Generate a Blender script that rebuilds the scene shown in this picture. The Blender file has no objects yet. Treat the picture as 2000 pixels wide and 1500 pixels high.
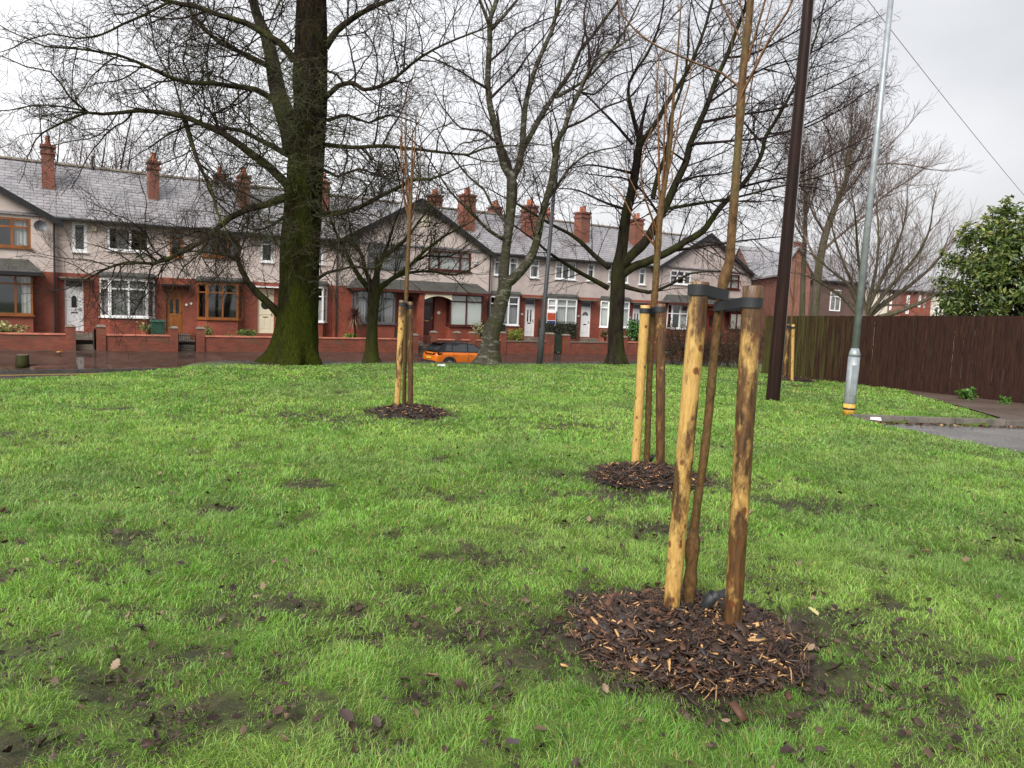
import bpy, bmesh, math, random
import numpy as np
from mathutils import Vector, Matrix
random.seed(7); RNG = np.random.default_rng(7)
SC = bpy.context.scene; COL = SC.collection
# ------------------------------------------------------------------ camera model
PITCH, ROLL, FPX, CH = math.radians(5.2), math.radians(2.5), 1444.0, 1.5
cp, sp, cr, sr = math.cos(PITCH), math.sin(PITCH), math.cos(ROLL), math.sin(ROLL)
FW = Vector((0, cp, -sp)); U0 = Vector((0, sp, cp)); R0 = Vector((1, 0, 0))
RT = cr * R0 + sr * U0; UP = -sr * R0 + cr * U0
def ray(x, y): return FW + RT * ((x - 1000) / FPX) + UP * ((750 - y) / FPX)
def at(x, y, Y):
    d = ray(x, y); return Vector((0, 0, CH)) + d * (Y / d.y)
def gnd(x, y, z=0.0):
    d = ray(x, y); return Vector((0, 0, CH)) + d * ((z - CH) / d.z)
# street frame: s along the terrace, t out towards the lawn
SA = math.radians(32.5); OX, OY = -20.5, 34.4
EX, EY = math.cos(SA), math.sin(SA); NX, NY = math.sin(SA), -math.cos(SA)
def W(s, t, z=0.0): return Vector((OX + s * EX + t * NX, OY + s * EY + t * NY, z))
RISE = .013
# ------------------------------------------------------------------ object helpers
def thing(name, label, cat, loc=(0, 0, 0), rz=0.0, group=None, kind=None):
    o = bpy.data.objects.new(name, None); COL.objects.link(o)
    o.location = loc; o.rotation_euler = (0, 0, rz); o.empty_display_size = .2
    return tag(o, label, cat, group, kind)
def tag(o, label=None, cat=None, group=None, kind=None):
    if label: o['label'] = label
    if cat: o['category'] = cat
    if group: o['group'] = group
    if kind: o['kind'] = kind
    return o
def link(name, me, m, parent=None, smooth=False):
    o = bpy.data.objects.new(name, me); COL.objects.link(o)
    if m is not None: me.materials.append(m)
    if parent is not None: o.parent = parent
    if smooth: me.polygons.foreach_set('use_smooth', np.ones(len(me.polygons), bool))
    return o
class MB:
    def __init__(self): self.v = []; self.f = []
    def poly(self, pts):
        n = len(self.v); self.v += [tuple(p) for p in pts]; self.f.append(tuple(range(n, n + len(pts)))); return self
    def box(self, x0, x1, y0, y1, z0, z1):
        return self.hexa([(x0, y0, z0), (x1, y0, z0), (x1, y1, z0), (x0, y1, z0), (x0, y0, z1), (x1, y0, z1), (x1, y1, z1), (x0, y1, z1)])
    def hexa(self, p):
        n = len(self.v); self.v += [tuple(q) for q in p]
        self.f += [tuple(n + i for i in q) for q in ((0, 3, 2, 1), (4, 5, 6, 7), (0, 1, 5, 4), (1, 2, 6, 5), (2, 3, 7, 6), (3, 0, 4, 7))]; return self
    def obox(self, a, b, u0, u1, d0, d1, z0, z1):
        """box on the vertical plane through plan points a->b; u along, d outwards (right of a->b)"""
        ax, ay = a; dx, dy = b[0] - a[0], b[1] - a[1]; l = math.hypot(dx, dy); dx /= l; dy /= l; nx, ny = dy, -dx
        P = lambda u, d, z: (ax + dx * u + nx * d, ay + dy * u + ny * d, z)
        return self.hexa([P(u0, d1, z0), P(u1, d1, z0), P(u1, d0, z0), P(u0, d0, z0), P(u0, d1, z1), P(u1, d1, z1), P(u1, d0, z1), P(u0, d0, z1)])
    def prism(self, pts, z0, z1):
        n = len(self.v); k = len(pts)
        self.v += [(x, y, z0) for x, y in pts] + [(x, y, z1) for x, y in pts]
        self.f.append(tuple(range(n + k - 1, n - 1, -1))); self.f.append(tuple(range(n + k, n + 2 * k)))
        for i in range(k): j = (i + 1) % k; self.f.append((n + i, n + j, n + k + j, n + k + i))
        return self
    def tube(self, pts, rad, k=8, cap=True):
        pts = [Vector(p) for p in pts]; n0 = len(self.v); m = len(pts)
        if not hasattr(rad, '__len__'): rad = [rad] * m
        ref = None
        for i, p in enumerate(pts):
            t = (pts[min(i + 1, m - 1)] - pts[max(i - 1, 0)]).normalized()
            if ref is None: ref = Vector((0, 0, 1)) if abs(t.z) < .8 else Vector((1, 0, 0))
            u = (ref - t * ref.dot(t)).normalized(); w = t.cross(u); ref = u
            for j in range(k):
                a = 2 * math.pi * j / k; self.v.append(tuple(p + (u * math.cos(a) + w * math.sin(a)) * rad[i]))
        for i in range(m - 1):
            for j in range(k):
                a = n0 + i * k + j; b = n0 + i * k + (j + 1) % k; self.f.append((a, b, b + k, a + k))
        if cap:
            self.f.append(tuple(range(n0 + k - 1, n0 - 1, -1))); self.f.append(tuple(range(n0 + (m - 1) * k, n0 + m * k)))
        return self
    def build(self, name, m, parent=None, smooth=False, fn=None):
        v = [fn(*p) for p in self.v] if fn else self.v
        me = bpy.data.meshes.new(name); me.from_pydata(v, [], self.f); me.update()
        bm = bmesh.new(); bm.from_mesh(me); bmesh.ops.recalc_face_normals(bm, faces=bm.faces); bm.to_mesh(me); bm.free()
        return link(name, me, m, parent, smooth)
def np_mesh(name, V, Q, m, parent=None, col=None, smooth=False, T=None):
    """V (n,3), Q (m,4) quads, T (k,3) tris, col (n,3) vertex colours"""
    me = bpy.data.meshes.new(name); nq = 0 if Q is None else len(Q); nt = 0 if T is None else len(T)
    me.vertices.add(len(V)); me.vertices.foreach_set('co', np.ascontiguousarray(V, np.float32).ravel())
    loops = np.concatenate([a.ravel() for a in (Q, T) if a is not None and len(a)]).astype(np.int32)
    me.loops.add(len(loops)); me.loops.foreach_set('vertex_index', loops)
    st = np.concatenate([np.arange(nq) * 4, nq * 4 + np.arange(nt) * 3]).astype(np.int32)
    me.polygons.add(nq + nt); me.polygons.foreach_set('loop_start', st)
    try: me.polygons.foreach_set('loop_total', np.concatenate([np.full(nq, 4), np.full(nt, 3)]).astype(np.int32))
    except Exception: pass
    me.update(calc_edges=True)
    if col is not None:
        a = me.color_attributes.new('Col', 'FLOAT_COLOR', 'POINT')
        c = np.ones((len(V), 4), np.float32); c[:, :3] = col; a.data.foreach_set('color', c.ravel())
    return link(name, me, m, parent, smooth)
# ------------------------------------------------------------------ noise
def _h(ix, iy, seed):
    n = (ix * 374761393 + iy * 668265263 + seed * 1442695041) & 0xffffffff
    n = ((n ^ (n >> 13)) * 1274126177) & 0xffffffff
    return ((n ^ (n >> 16)) & 0xffff) / 65535.0
def vnoise(x, y, seed=0):
    x = np.asarray(x, float); y = np.asarray(y, float)
    ix = np.floor(x).astype(np.int64); iy = np.floor(y).astype(np.int64); fx = x - ix; fy = y - iy
    fx = fx * fx * (3 - 2 * fx); fy = fy * fy * (3 - 2 * fy)
    return (_h(ix, iy, seed) * (1 - fx) + _h(ix + 1, iy, seed) * fx) * (1 - fy) + (_h(ix, iy + 1, seed) * (1 - fx) + _h(ix + 1, iy + 1, seed) * fx) * fy
def fbm(x, y, sc, o=3, seed=0):
    r = 0; a = .5; t = 0
    for i in range(o): r = r + a * vnoise(np.asarray(x) * sc, np.asarray(y) * sc, seed + i * 17); t += a; a *= .5; sc *= 2.03
    return r / t
def sstep(a, b, x): t = np.clip((x - a) / (b - a), 0, 1); return t * t * (3 - 2 * t)
# ------------------------------------------------------------------ materials
def nodes(name):
    m = bpy.data.materials.new(name); m.use_nodes = True; nt = m.node_tree; return m, nt, nt.nodes['Principled BSDF']
def N(nt, typ, **k):
    n = nt.nodes.new(typ)
    for a, b in k.items():
        if a.startswith('i_'): n.inputs[a[2:].replace('_', ' ')].default_value = b
        else: setattr(n, a, b)
    return n
def ramp(nt, src, stops):
    r = N(nt, 'ShaderNodeValToRGB'); e = r.color_ramp.elements
    while len(e) < len(stops): e.new(.5)
    for q, (p, c) in zip(e, stops): q.position = p; q.color = (*c, 1) if len(c) == 3 else c
    nt.links.new(src, r.inputs[0]); return r.outputs[0]
def mixc(nt, f, a, b, mode='MIX'):
    m = N(nt, 'ShaderNodeMix', data_type='RGBA', blend_type=mode)
    for i, x in ((0, f), (6, a), (7, b)):
        if isinstance(x, bpy.types.NodeSocket): nt.links.new(x, m.inputs[i])
        elif i == 0: m.inputs[0].default_value = x
        else: m.inputs[i].default_value = (*x, 1)
    return m.outputs[2]
def noise(nt, vec, sc, det=4, rough=.55):
    n = N(nt, 'ShaderNodeTexNoise'); n.inputs['Scale'].default_value = sc; n.inputs['Detail'].default_value = det; n.inputs['Roughness'].default_value = rough
    if vec is not None: nt.links.new(vec, n.inputs['Vector'])
    return n.outputs[0]
def objco(nt, scale=None):
    t = N(nt, 'ShaderNodeTexCoord').outputs['Object']
    if scale:
        mp = N(nt, 'ShaderNodeMapping'); mp.inputs['Scale'].default_value = scale; nt.links.new(t, mp.inputs['Vector']); t = mp.outputs[0]
    return t
def bump(nt, b, h, strength=.3, dist=.01):
    n = N(nt, 'ShaderNodeBump'); n.inputs['Strength'].default_value = strength; n.inputs['Distance'].default_value = dist
    nt.links.new(h, n.inputs['Height']); nt.links.new(n.outputs[0], b.inputs['Normal']); return n
def plain(name, c, rough=.5, metal=0., var=.25, sc=6., bmp=0., bsc=60., spec=.5, scale=None, emis=None):
    m, nt, b = nodes(name); v = objco(nt, scale)
    f = noise(nt, v, sc, 5)
    lo = tuple(x * (1 - var) for x in c); hi = tuple(min(1, x * (1 + var)) for x in c)
    nt.links.new(ramp(nt, f, [(.3, lo), (.7, hi)]), b.inputs['Base Color'])
    b.inputs['Roughness'].default_value = rough; b.inputs['Metallic'].default_value = metal; b.inputs['Specular IOR Level'].default_value = spec
    if bmp: bump(nt, b, noise(nt, v, bsc, 4), bmp, .01)
    return m
def attr_mat(name, rough=.5, trans=0., spec=.4, bmp=0.):
    m, nt, b = nodes(name); a = N(nt, 'ShaderNodeAttribute', attribute_name='Col')
    nt.links.new(a.outputs['Color'], b.inputs['Base Color']); b.inputs['Roughness'].default_value = rough; b.inputs['Specular IOR Level'].default_value = spec
    if bmp: bump(nt, b, noise(nt, objco(nt), 90), bmp, .004)
    if trans:
        t = N(nt, 'ShaderNodeBsdfTranslucent'); nt.links.new(a.outputs['Color'], t.inputs['Color'])
        mx = N(nt, 'ShaderNodeMixShader'); mx.inputs[0].default_value = trans
        nt.links.new(b.outputs[0], mx.inputs[1]); nt.links.new(t.outputs[0], mx.inputs[2])
        nt.links.new(mx.outputs[0], nt.nodes['Material Output'].inputs['Surface'])
    return m
def brickmat(name, c1, c2, mortar, w=.225, h=.075, ms=.012, rough=.7, bm=.4, stain=None, axis='xz', moss=0.):
    m, nt, b = nodes(name); o = N(nt, 'ShaderNodeTexCoord').outputs['Object']
    sx = N(nt, 'ShaderNodeSeparateXYZ'); nt.links.new(o, sx.inputs[0])
    ad = N(nt, 'ShaderNodeMath', operation='ADD'); nt.links.new(sx.outputs[0], ad.inputs[0]); nt.links.new(sx.outputs[1], ad.inputs[1])
    cb = N(nt, 'ShaderNodeCombineXYZ'); nt.links.new(ad.outputs[0] if axis == 'xz' else sx.outputs[0], cb.inputs[0]); nt.links.new(sx.outputs[2], cb.inputs[1])
    br = N(nt, 'ShaderNodeTexBrick'); nt.links.new(cb.outputs[0], br.inputs['Vector'])
    br.inputs['Scale'].default_value = 1; br.inputs['Brick Width'].default_value = w; br.inputs['Row Height'].default_value = h; br.inputs['Mortar Size'].default_value = ms
    br.inputs['Color1'].default_value = (*c1, 1); br.inputs['Color2'].default_value = (*c2, 1); br.inputs['Mortar'].default_value = (*mortar, 1)
    br.inputs['Mortar Smooth'].default_value = .2
    f = ramp(nt, noise(nt, o, 1.3, 6, .65), [(.35, (.72, .72, .72)), (.7, (1.15, 1.12, 1.1))])
    c = mixc(nt, 1, br.outputs[0], f, 'MULTIPLY')
    if moss:
        g = ramp(nt, noise(nt, o, 2.2, 6, .7), [(.52, (0, 0, 0)), (.68, (moss,) * 3)])
        c = mixc(nt, g, c, (.07, .075, .04))
    nt.links.new(c, b.inputs['Base Color'])
    rr = ramp(nt, noise(nt, o, 3, 4), [(.3, (rough - .15,) * 3), (.7, (rough + .1,) * 3)]); nt.links.new(rr, b.inputs['Roughness'])
    mx = N(nt, 'ShaderNodeMath', operation='SUBTRACT'); mx.inputs[0].default_value = 1; nt.links.new(br.outputs['Fac'], mx.inputs[1])
    bump(nt, b, mx.outputs[0], bm, .012); return m
def barkmat(name, dark, light, moss, mamt, sc=1., vs=.25, rough=.8, bmp=.9, band=None):
    m, nt, b = nodes(name); o = objco(nt); sv = objco(nt, (1, 1, vs))
    f = noise(nt, sv, 14 * sc, 6, .65); c = ramp(nt, f, [(.32, dark), (.68, light)])
    if mamt:
        g = ramp(nt, noise(nt, sv, 2.6 * sc, 6, .7), [(.62 - .45 * mamt, (0, 0, 0)), (.80 - .35 * mamt, (1, 1, 1))])
        mc = ramp(nt, noise(nt, o, 22 * sc, 4), [(.3, tuple(x * .5 for x in moss)), (.75, moss)])
        c = mixc(nt, g, c, mc)
    if band:
        g = ramp(nt, noise(nt, objco(nt, (1, 1, 2.6)), 3.1, 5, .7), [(.54, (0, 0, 0)), (.62, (1, 1, 1))]); c = mixc(nt, g, c, band)
    nt.links.new(c, b.inputs['Base Color']); b.inputs['Roughness'].default_value = rough; b.inputs['Specular IOR Level'].default_value = .15
    bump(nt, b, f, bmp, .03 / sc); return m
def oakbark():
    m, nt, b = nodes('mossy_oak_bark'); o = objco(nt); sv = objco(nt, (1, 1, .22))
    f = noise(nt, sv, 11, 8, .7); c = ramp(nt, f, [(.36, (.004, .003, .002)), (.52, (.022, .015, .009)), (.74, (.070, .048, .028))])
    sx = N(nt, 'ShaderNodeSeparateXYZ'); nt.links.new(o, sx.inputs[0])
    mr = N(nt, 'ShaderNodeMapRange'); nt.links.new(sx.outputs[2], mr.inputs[0]); mr.inputs[1].default_value = .1; mr.inputs[2].default_value = 9; mr.inputs[3].default_value = .14; mr.inputs[4].default_value = -.10
    mf = noise(nt, objco(nt, (1, 1, .35)), 1.9, 8, .75); ad = N(nt, 'ShaderNodeMath', operation='ADD'); nt.links.new(mf, ad.inputs[0]); nt.links.new(mr.outputs[0], ad.inputs[1])
    g = ramp(nt, ad.outputs[0], [(.46, (0, 0, 0)), (.60, (1, 1, 1))])
    mc = ramp(nt, noise(nt, sv, 30, 6, .7), [(.28, (.010, .014, .002)), (.55, (.046, .056, .005)), (.78, (.088, .094, .011))])
    c = mixc(nt, g, c, mc); nt.links.new(c, b.inputs['Base Color']); b.inputs['Roughness'].default_value = .9; b.inputs['Specular IOR Level'].default_value = .1
    ad2 = N(nt, 'ShaderNodeMath', operation='ADD'); nt.links.new(f, ad2.inputs[0]); nt.links.new(noise(nt, sv, 34, 5, .7), ad2.inputs[1])
    bump(nt, b, ad2.outputs[0], 1., .07); return m
M = {}
M['brick'] = brickmat('red_brick', (.30, .066, .034), (.235, .048, .027), (.20, .075, .05), rough=.6, bm=.3, ms=.010)
M['brick_wall'] = brickmat('garden_brick', (.27, .066, .034), (.19, .045, .026), (.15, .065, .045), rough=.5, ms=.010, moss=.6)
M['brick_far'] = brickmat('far_brick', (.25, .092, .062), (.21, .08, .055), (.24, .13, .10), rough=.7)
M['brick_brown'] = brickmat('brown_brick', (.12, .062, .052), (.10, .052, .045), (.12, .08, .068), rough=.7)
M['chimney'] = brickmat('chimney_brick', (.30, .075, .04), (.20, .055, .035), (.17, .10, .075), rough=.65, ms=.012, moss=.8)
M['slate'] = brickmat('roof_slate', (.30, .29, .305), (.24, .235, .25), (.085, .082, .088), w=.5, h=.155, ms=.014, rough=.30, bm=.5, axis='x', moss=.12)
M['mossbark'] = barkmat('mossy_street_tree_bark', (.010, .008, .005), (.04, .03, .018), (.058, .066, .010), .62)
M['coping'] = plain('wall_coping', (.52, .19, .125), .45, var=.3, sc=3, bmp=.15)
M['stone'] = plain('weathered_stone', (.17, .14, .11), .6, var=.35, sc=5, bmp=.3)
M['render'] = plain('pebbledash_render', (.56, .475, .435), .85, var=.10, sc=2.2, bmp=.7, bsc=140)
M['render_dark'] = plain('old_pebbledash', (.47, .40, .37), .85, var=.14, sc=1.5, bmp=.7, bsc=140)
M['white'] = plain('white_upvc', (.80, .80, .80), .3, var=.04, sc=3)
M['cream'] = plain('cream_paint', (.72, .65, .48), .45, var=.06, sc=3)
M['brownframe'] = plain('stained_timber', (.24, .085, .022), .35, var=.3, sc=4, scale=(1, 1, .2))
M['redframe'] = plain('mahogany_frame', (.075, .016, .012), .35, var=.25, sc=4)
M['greyframe'] = plain('grey_frame', (.10, .10, .105), .4, var=.2)
M['black'] = plain('black_paint', (.016, .016, .018), .35, var=.3)
M['blackpipe'] = plain('black_pipe', (.022, .016, .016), .4, var=.3)
M['felt'] = plain('canopy_felt', (.055, .056, .052), .6, var=.4, sc=3, bmp=.3)
M['canopy'] = brickmat('canopy_slate', (.085, .085, .078), (.065, .066, .06), (.035, .035, .033), w=.3, h=.11, rough=.5, axis='x', moss=.5)
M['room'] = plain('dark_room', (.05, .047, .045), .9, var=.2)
M['curtain'] = plain('net_curtain', (.55, .55, .54), .9, var=.12, sc=9, scale=(6, 6, .3))
M['curtain_dim'] = plain('dim_curtain', (.26, .25, .26), .9, var=.2, sc=9, scale=(6, 6, .3))
M['curtain_red'] = plain('red_curtain', (.16, .03, .03), .9, var=.2)
M['blind'] = plain('white_blind', (.78, .80, .76), .7, var=.04)
M['pot'] = plain('terracotta', (.33, .10, .045), .7, var=.25)
M['lead'] = plain('lead_flashing', (.22, .22, .225), .5, var=.25)
def glassmat():
    m, nt, b = nodes('window_glass'); nt.nodes.remove(b)
    t = N(nt, 'ShaderNodeBsdfTransparent'); t.inputs[0].default_value = (.93, .95, .94, 1)
    g = N(nt, 'ShaderNodeBsdfGlossy'); g.inputs['Roughness'].default_value = .03; g.inputs[0].default_value = (1, 1, 1, 1)
    f = N(nt, 'ShaderNodeLayerWeight'); f.inputs['Blend'].default_value = .5
    q = N(nt, 'ShaderNodeMath', operation='POWER'); q.inputs[1].default_value = 4; nt.links.new(f.outputs['Facing'], q.inputs[0])
    a = N(nt, 'ShaderNodeMath', operation='MULTIPLY_ADD'); a.inputs[1].default_value = .9; a.inputs[2].default_value = .07; nt.links.new(q.outputs[0], a.inputs[0])
    x = N(nt, 'ShaderNodeMixShader'); nt.links.new(a.outputs[0], x.inputs[0]); nt.links.new(t.outputs[0], x.inputs[1]); nt.links.new(g.outputs[0], x.inputs[2])
    nt.links.new(x.outputs[0], nt.nodes['Material Output'].inputs['Surface']); return m
M['glass'] = glassmat()
M['leaf'] = attr_mat('leaf_surface', .38, .25, .5)
M['grass'] = attr_mat('grass_blade', .45, .35, .35)
M['litterleaf'] = attr_mat('dead_leaf', .55, .15, .4)
M['chip'] = attr_mat('bark_chip', .55, 0, .3, .5)
M['oakbark'] = oakbark()
M['oaktwig'] = barkmat('oak_twig', (.016, .011, .009), (.05, .037, .028), (.09, .11, .025), .22, 1)
M['oaklimb'] = barkmat('mossy_limb', (.012, .009, .007), (.045, .033, .022), (.075, .088, .014), .36, 1)
M['birchbark'] = barkmat('birch_bark', (.03, .028, .02), (.10, .09, .065), (.070, .080, .014), .34, 1, 1.0, .7, .5, (.19, .18, .145))
M['birchtwig'] = barkmat('birch_twig', (.022, .013, .013), (.055, .035, .033), (.08, .08, .02), .05)
M['darkbark'] = barkmat('dark_bark', (.007, .005, .004), (.034, .024, .017), (.050, .060, .010), .40)
M['darktwig'] = barkmat('dark_twig', (.012, .008, .008), (.038, .024, .021), (.08, .08, .02), .05)
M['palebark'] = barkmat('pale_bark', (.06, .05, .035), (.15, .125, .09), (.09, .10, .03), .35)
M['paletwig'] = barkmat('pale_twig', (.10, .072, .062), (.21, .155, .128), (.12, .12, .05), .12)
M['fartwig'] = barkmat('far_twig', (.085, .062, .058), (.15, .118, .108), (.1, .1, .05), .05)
M['saplingbark'] = barkmat('sapling_bark', (.075, .032, .012), (.24, .115, .05), (.16, .14, .06), .18, 3, .5, .45, .4)
M['saplinglow'] = barkmat('sapling_stem_bark', (.05, .028, .012), (.18, .10, .04), (.15, .13, .05), .30, 3, .5, .45, .6)
# ------------------------------------------------------------------ branch library
class Br:
    """collects tapered tubes, writes one mesh"""
    def __init__(self, seed=1): self.items = []; self.r = random.Random(seed)
    def add(self, pts, rad): self.items.append((np.array([tuple(p) for p in pts], float), np.array(rad, float)))
    def build(self, name, m, parent=None, rough=0.0):
        V = []; Q = []; T = []; n0 = 0
        for P, R in self.items:
            r = R[0]; k = 14 if r > .15 else 9 if r > .06 else 6 if r > .025 else 4 if r > .011 else 3
            n = len(P); t = np.empty_like(P); t[1:-1] = P[2:] - P[:-2]; t[0] = P[1] - P[0]; t[-1] = P[-1] - P[-2]
            t /= np.linalg.norm(t, axis=1)[:, None] + 1e-9
            ref = np.array([0, 0, 1.]) if abs(t[0, 2]) < .85 else np.array([1., 0, 0])
            u = ref - t * (t @ ref)[:, None]; l = np.linalg.norm(u, axis=1)[:, None]
            u = np.where(l > .05, u / (l + 1e-9), np.cross(t, [0.3, .9, .1])); u /= np.linalg.norm(u, axis=1)[:, None] + 1e-9
            w = np.cross(t, u); a = np.arange(k) * 2 * math.pi / k
            rr = R[:, None] * np.ones(k)
            if rough and r > .05:
                rr = rr * (1 + rough * (fbm(np.cos(a)[None, :] * 1.7 + P[:, 2:3] * .4, np.sin(a)[None, :] * 1.7 + P[:, 2:3] * 1.1 + P[:, 0:1], 1.6, 3, 5) - .5) * 2)
            ring = P[:, None, :] + (u[:, None, :] * np.cos(a)[None, :, None] + w[:, None, :] * np.sin(a)[None, :, None]) * rr[:, :, None]
            V.append(ring.reshape(-1, 3))
            i = np.arange(n - 1)[:, None] * k; j = np.arange(k)[None, :]; j2 = (j + 1) % k
            Q.append((np.stack([i + j, i + j2, i + k + j2, i + k + j], -1) + n0).reshape(-1, 4))
            V.append(P[-1:] + t[-1:] * R[-1]); e = n0 + (n - 1) * k
            jj = np.arange(k); T.append(np.stack([e + jj, e + (jj + 1) % k, np.full(k, n0 + n * k)], -1)); n0 += n * k + 1
        return np_mesh(name, np.concatenate(V), np.concatenate(Q), m, parent, None, True, np.concatenate(T))
def smooth_path(P, seg):
    P = [Vector(p) for p in P]; out = []
    for i in range(len(P) - 1):
        a, b, c, d = P[max(i - 1, 0)], P[i], P[i + 1], P[min(i + 2, len(P) - 1)]
        n = max(1, int((c - b).length / seg))
        for k in range(n):
            t = k / n; out.append(.5 * ((2 * b) + (c - a) * t + (2 * a - 5 * b + 4 * c - d) * t * t + (3 * b - a - 3 * c + d) * t ** 3))
    out.append(P[-1]); return out
def rvec(R): return Vector((R.gauss(0, 1), R.gauss(0, 1), R.gauss(0, 1))).normalized()
def side_dir(d, ang, R, bias=None):
    q = rvec(R)
    if bias is not None: q = q + bias
    q = (q - d * q.dot(d))
    if q.length < 1e-4: q = Vector((1, 0, 0)).cross(d)
    return (d * math.cos(ang) + q.normalized() * math.sin(ang)).normalized()
def grow(B, p, d, L, r, lev, o):
    R = B.r; seg = o['seg'][min(lev, len(o['seg']) - 1)]; n = max(3, int(L / seg)); pts = [p]; rad = [r]; dd = d.copy()
    rend = max(o['rmin'], r * o.get('tip', .3))
    for i in range(n):
        dd = (dd + rvec(R) * o['gnarl'] + Vector((0, 0, o['up'] if lev < o.get('droop_lev', 9) else o['droop']))).normalized()
        pts.append(pts[-1] + dd * (L / n)); rad.append(r + (rend - r) * ((i + 1) / n) ** .8)
    B.add(pts, rad); spawn(B, pts, rad, L, lev, o)
def spawn(B, pts, rad, L, lev, o, f0=.2):
    if lev >= o['levels']: return
    R = B.r; k = o['dens'][min(lev, len(o['dens']) - 1)] * L; k = int(k) + (R.random() < k % 1)
    for q in range(k):
        f = f0 + (1 - f0) * ((q + R.random()) / k); x = f * (len(pts) - 1); i = min(int(x), len(pts) - 2); fr = x - i
        p = pts[i].lerp(pts[i + 1], fr); d = (pts[i + 1] - pts[i]).normalized(); rr = rad[i] + (rad[i + 1] - rad[i]) * fr
        l = L * R.uniform(*o['ratio']) * (1.15 - .55 * f); l = min(l, o['maxl'][min(lev, len(o['maxl']) - 1)] * R.uniform(.6, 1.1))
        if l < o['minl']: continue
        ang = math.radians(R.uniform(*o['ang']))
        nd = side_dir(d, ang, R, Vector(o.get('bias', (0, 0, .25))))
        r2 = max(o['rmin'], min(rr * .62, o['rmin'] + l * o.get('rl', .009)))
        grow(B, p, nd, l, r2, lev + 1, o)
def traced(px, Y0, Y1, w0=None, w1=None, wig=0.0, seed=0, seg=.25, pw=1.0, widths=None):
    """limb traced as pixel points, swinging in depth from Y0 at its foot to Y1 at its end; widths in photo pixels"""
    R = random.Random(seed); n = len(px); P = []; r = []
    for i, q in enumerate(px):
        f = (i / (n - 1)) ** pw; Y = Y0 + (Y1 - Y0) * f + (wig * math.sin(3.1 * f + seed) if 0 < i else 0)
        P.append(at(q[0], q[1], Y)); w = widths[i] if widths else w0 + (w1 - w0) * f ** .75; r.append(.5 * w * Y / FPX)
    S = smooth_path(P, seg); m = len(S)
    # radii by arc position
    L = [0]
    for a, b in zip(P, P[1:]): L.append(L[-1] + (b - a).length)
    l = [0]
    for a, b in zip(S, S[1:]): l.append(l[-1] + (b - a).length)
    rad = list(np.interp(np.array(l) / l[-1] * L[-1], L, r)); return S, rad, l[-1]
def limb(B, px, Y0, Y1, w0, w1, o, seed=0, wig=0., f0=.12, dens=1., lev=0, grow_tip=True):
    S, rad, L = traced(px, Y0, Y1, w0, w1, wig, seed); B.add(S, rad)
    oo = dict(o); oo['dens'] = [d * dens if i <= lev else d for i, d in enumerate(o['dens'])]
    spawn(B, S, rad, L, lev, oo, f0)
    if grow_tip: grow(B, S[-1], (S[-1] - S[-2]).normalized(), o.get('tipl', 1.2), rad[-1], lev + 1, o)
    return S, rad
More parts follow.
